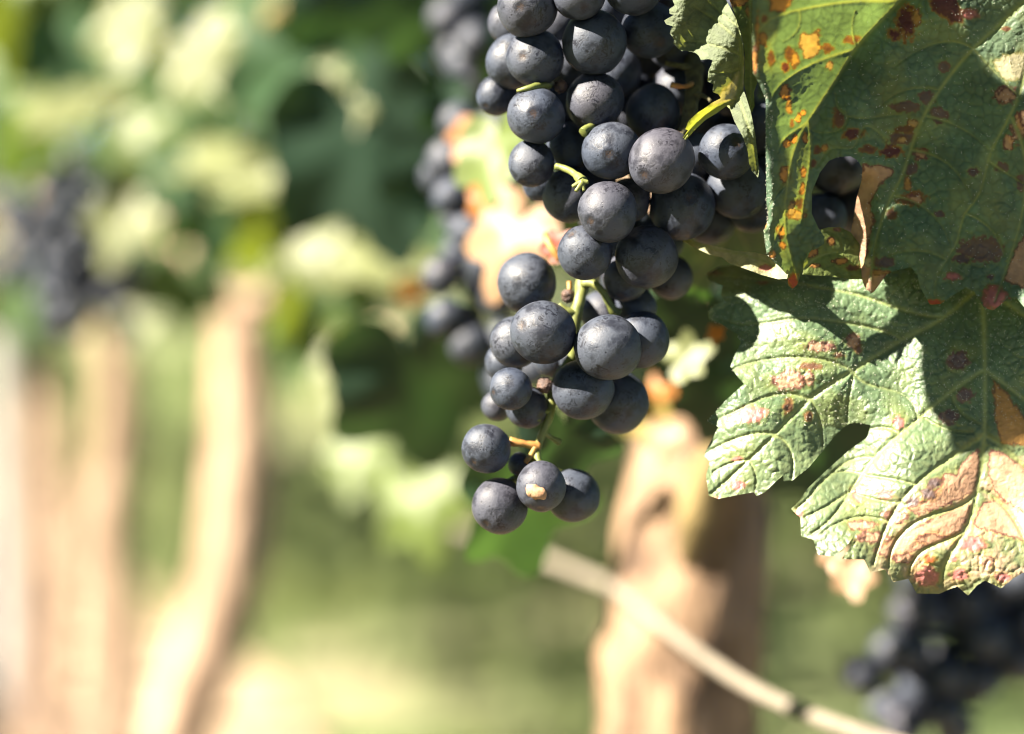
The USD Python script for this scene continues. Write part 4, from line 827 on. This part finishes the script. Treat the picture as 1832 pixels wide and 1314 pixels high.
stem([(1243, 122, .561), (1215, 118, .558), (1190, 113, .558)], [1.1 * mm, .8 * mm, .6 * mm], "old_stem", "old_stem", 20)
stem([(1238, 150, .556), (1215, 155, .553), (1200, 152, .553)], [.7 * mm, .5 * mm, .8 * mm], "ruddy_stem", "pedicel", 21)
stem([(1240, 170, .555), (1258, 172, .552), (1272, 182, .55)], [.6 * mm, .4 * mm], "old_stem", "pedicel", 22)
stem([(1002, 465, .575), (985, 440, .575), (975, 420, .578)], [1.0 * mm, .8 * mm], "ruddy_stem", "pedicel", 23)
stem([(1060, 300, .572), (1100, 150, .585), (1150, 0, .60), (1180, -160, .62)], [2.2 * mm, 2.2 * mm, 2.4 * mm, 2.6 * mm], "green_stem", "main_stem", 24)

# ------------------------------------------------------------------ blurred bunches around it
def far_bunch(label, centres, d, n, r, seed, spread):
    rg = np.random.RandomState(seed)
    cs = np.array([at(x, y, d) for x, y in centres])
    th = thing("grape_bunch", label, "grape bunch", cs.mean(0))
    got, tries = [], 0
    while len(got) < n and tries < 8000:
        tries += 1
        t = rg.uniform(0, len(cs) - 1); k = int(t); c = cs[k] + (cs[min(k + 1, len(cs) - 1)] - cs[k]) * (t - k)
        q = c + rg.normal(0, 1, 3) * spread * (1 - .55 * t / max(len(cs) - 1, 1))
        if np.linalg.norm(q - c) > spread * 1.5: continue
        if all(np.linalg.norm(q - g) > 1.72 * r for g in got): got.append(q)
    for i, q in enumerate(got):
        add_berry(th, q, r * rg.uniform(.88, 1.08), [rg.normal(), rg.normal(), -1], seed * 100 + i, 2)
    obj("main_stem", tube(list(cs + [0, .003, 0]) if len(cs) > 2 else [cs[0], cs[0] * .5 + cs[-1] * .5, cs[-1]], [.0022, .0015], 8, 20), "green_stem", th)
    return th
far_bunch("blurred sunlit grape bunch at the top, left of the sharp bunch", [(880, 0), (870, 60), (850, 110), (845, 140)], .82, 20, .0070, 1, .010)
far_bunch("blurred long grape bunch half hidden behind the sharp bunch's left side", [(835, 250), (850, 340), (855, 430), (850, 530), (865, 590), (905, 660)], .74, 27, .0064, 2, .0085)
far_bunch("dark blurred grape bunch among pale leaves near the left edge", [(90, 330), (80, 400), (130, 470), (150, 540)], 1.25, 44, .0085, 3, .022)
far_bunch("dim blurred grape bunch under the big lower leaf at the lower right", [(1775, 1070), (1740, 1105), (1700, 1160), (1655, 1225)], .84, 58, .0072, 4, .0165)

# ------------------------------------------------------------------ the cord along the row
cord = tube([at(x, y, d) for x, y, d in ((700, 905, 1.5), (850, 955, 1.15), (950, 992, .98), (1090, 1048, .845), (1150, 1092, .785), (1210, 1140, .765), (1300, 1205, .75), (1420, 1268, .725), (1560, 1318, .70), (1750, 1370, .67))], [.0023], 12, 120, rough=.10, seed=4, freq=220)
tag(obj("cord", cord, "cord_fibre"), "pale beige training cord crossing in front of the near trunk and sloping down right", "cord")
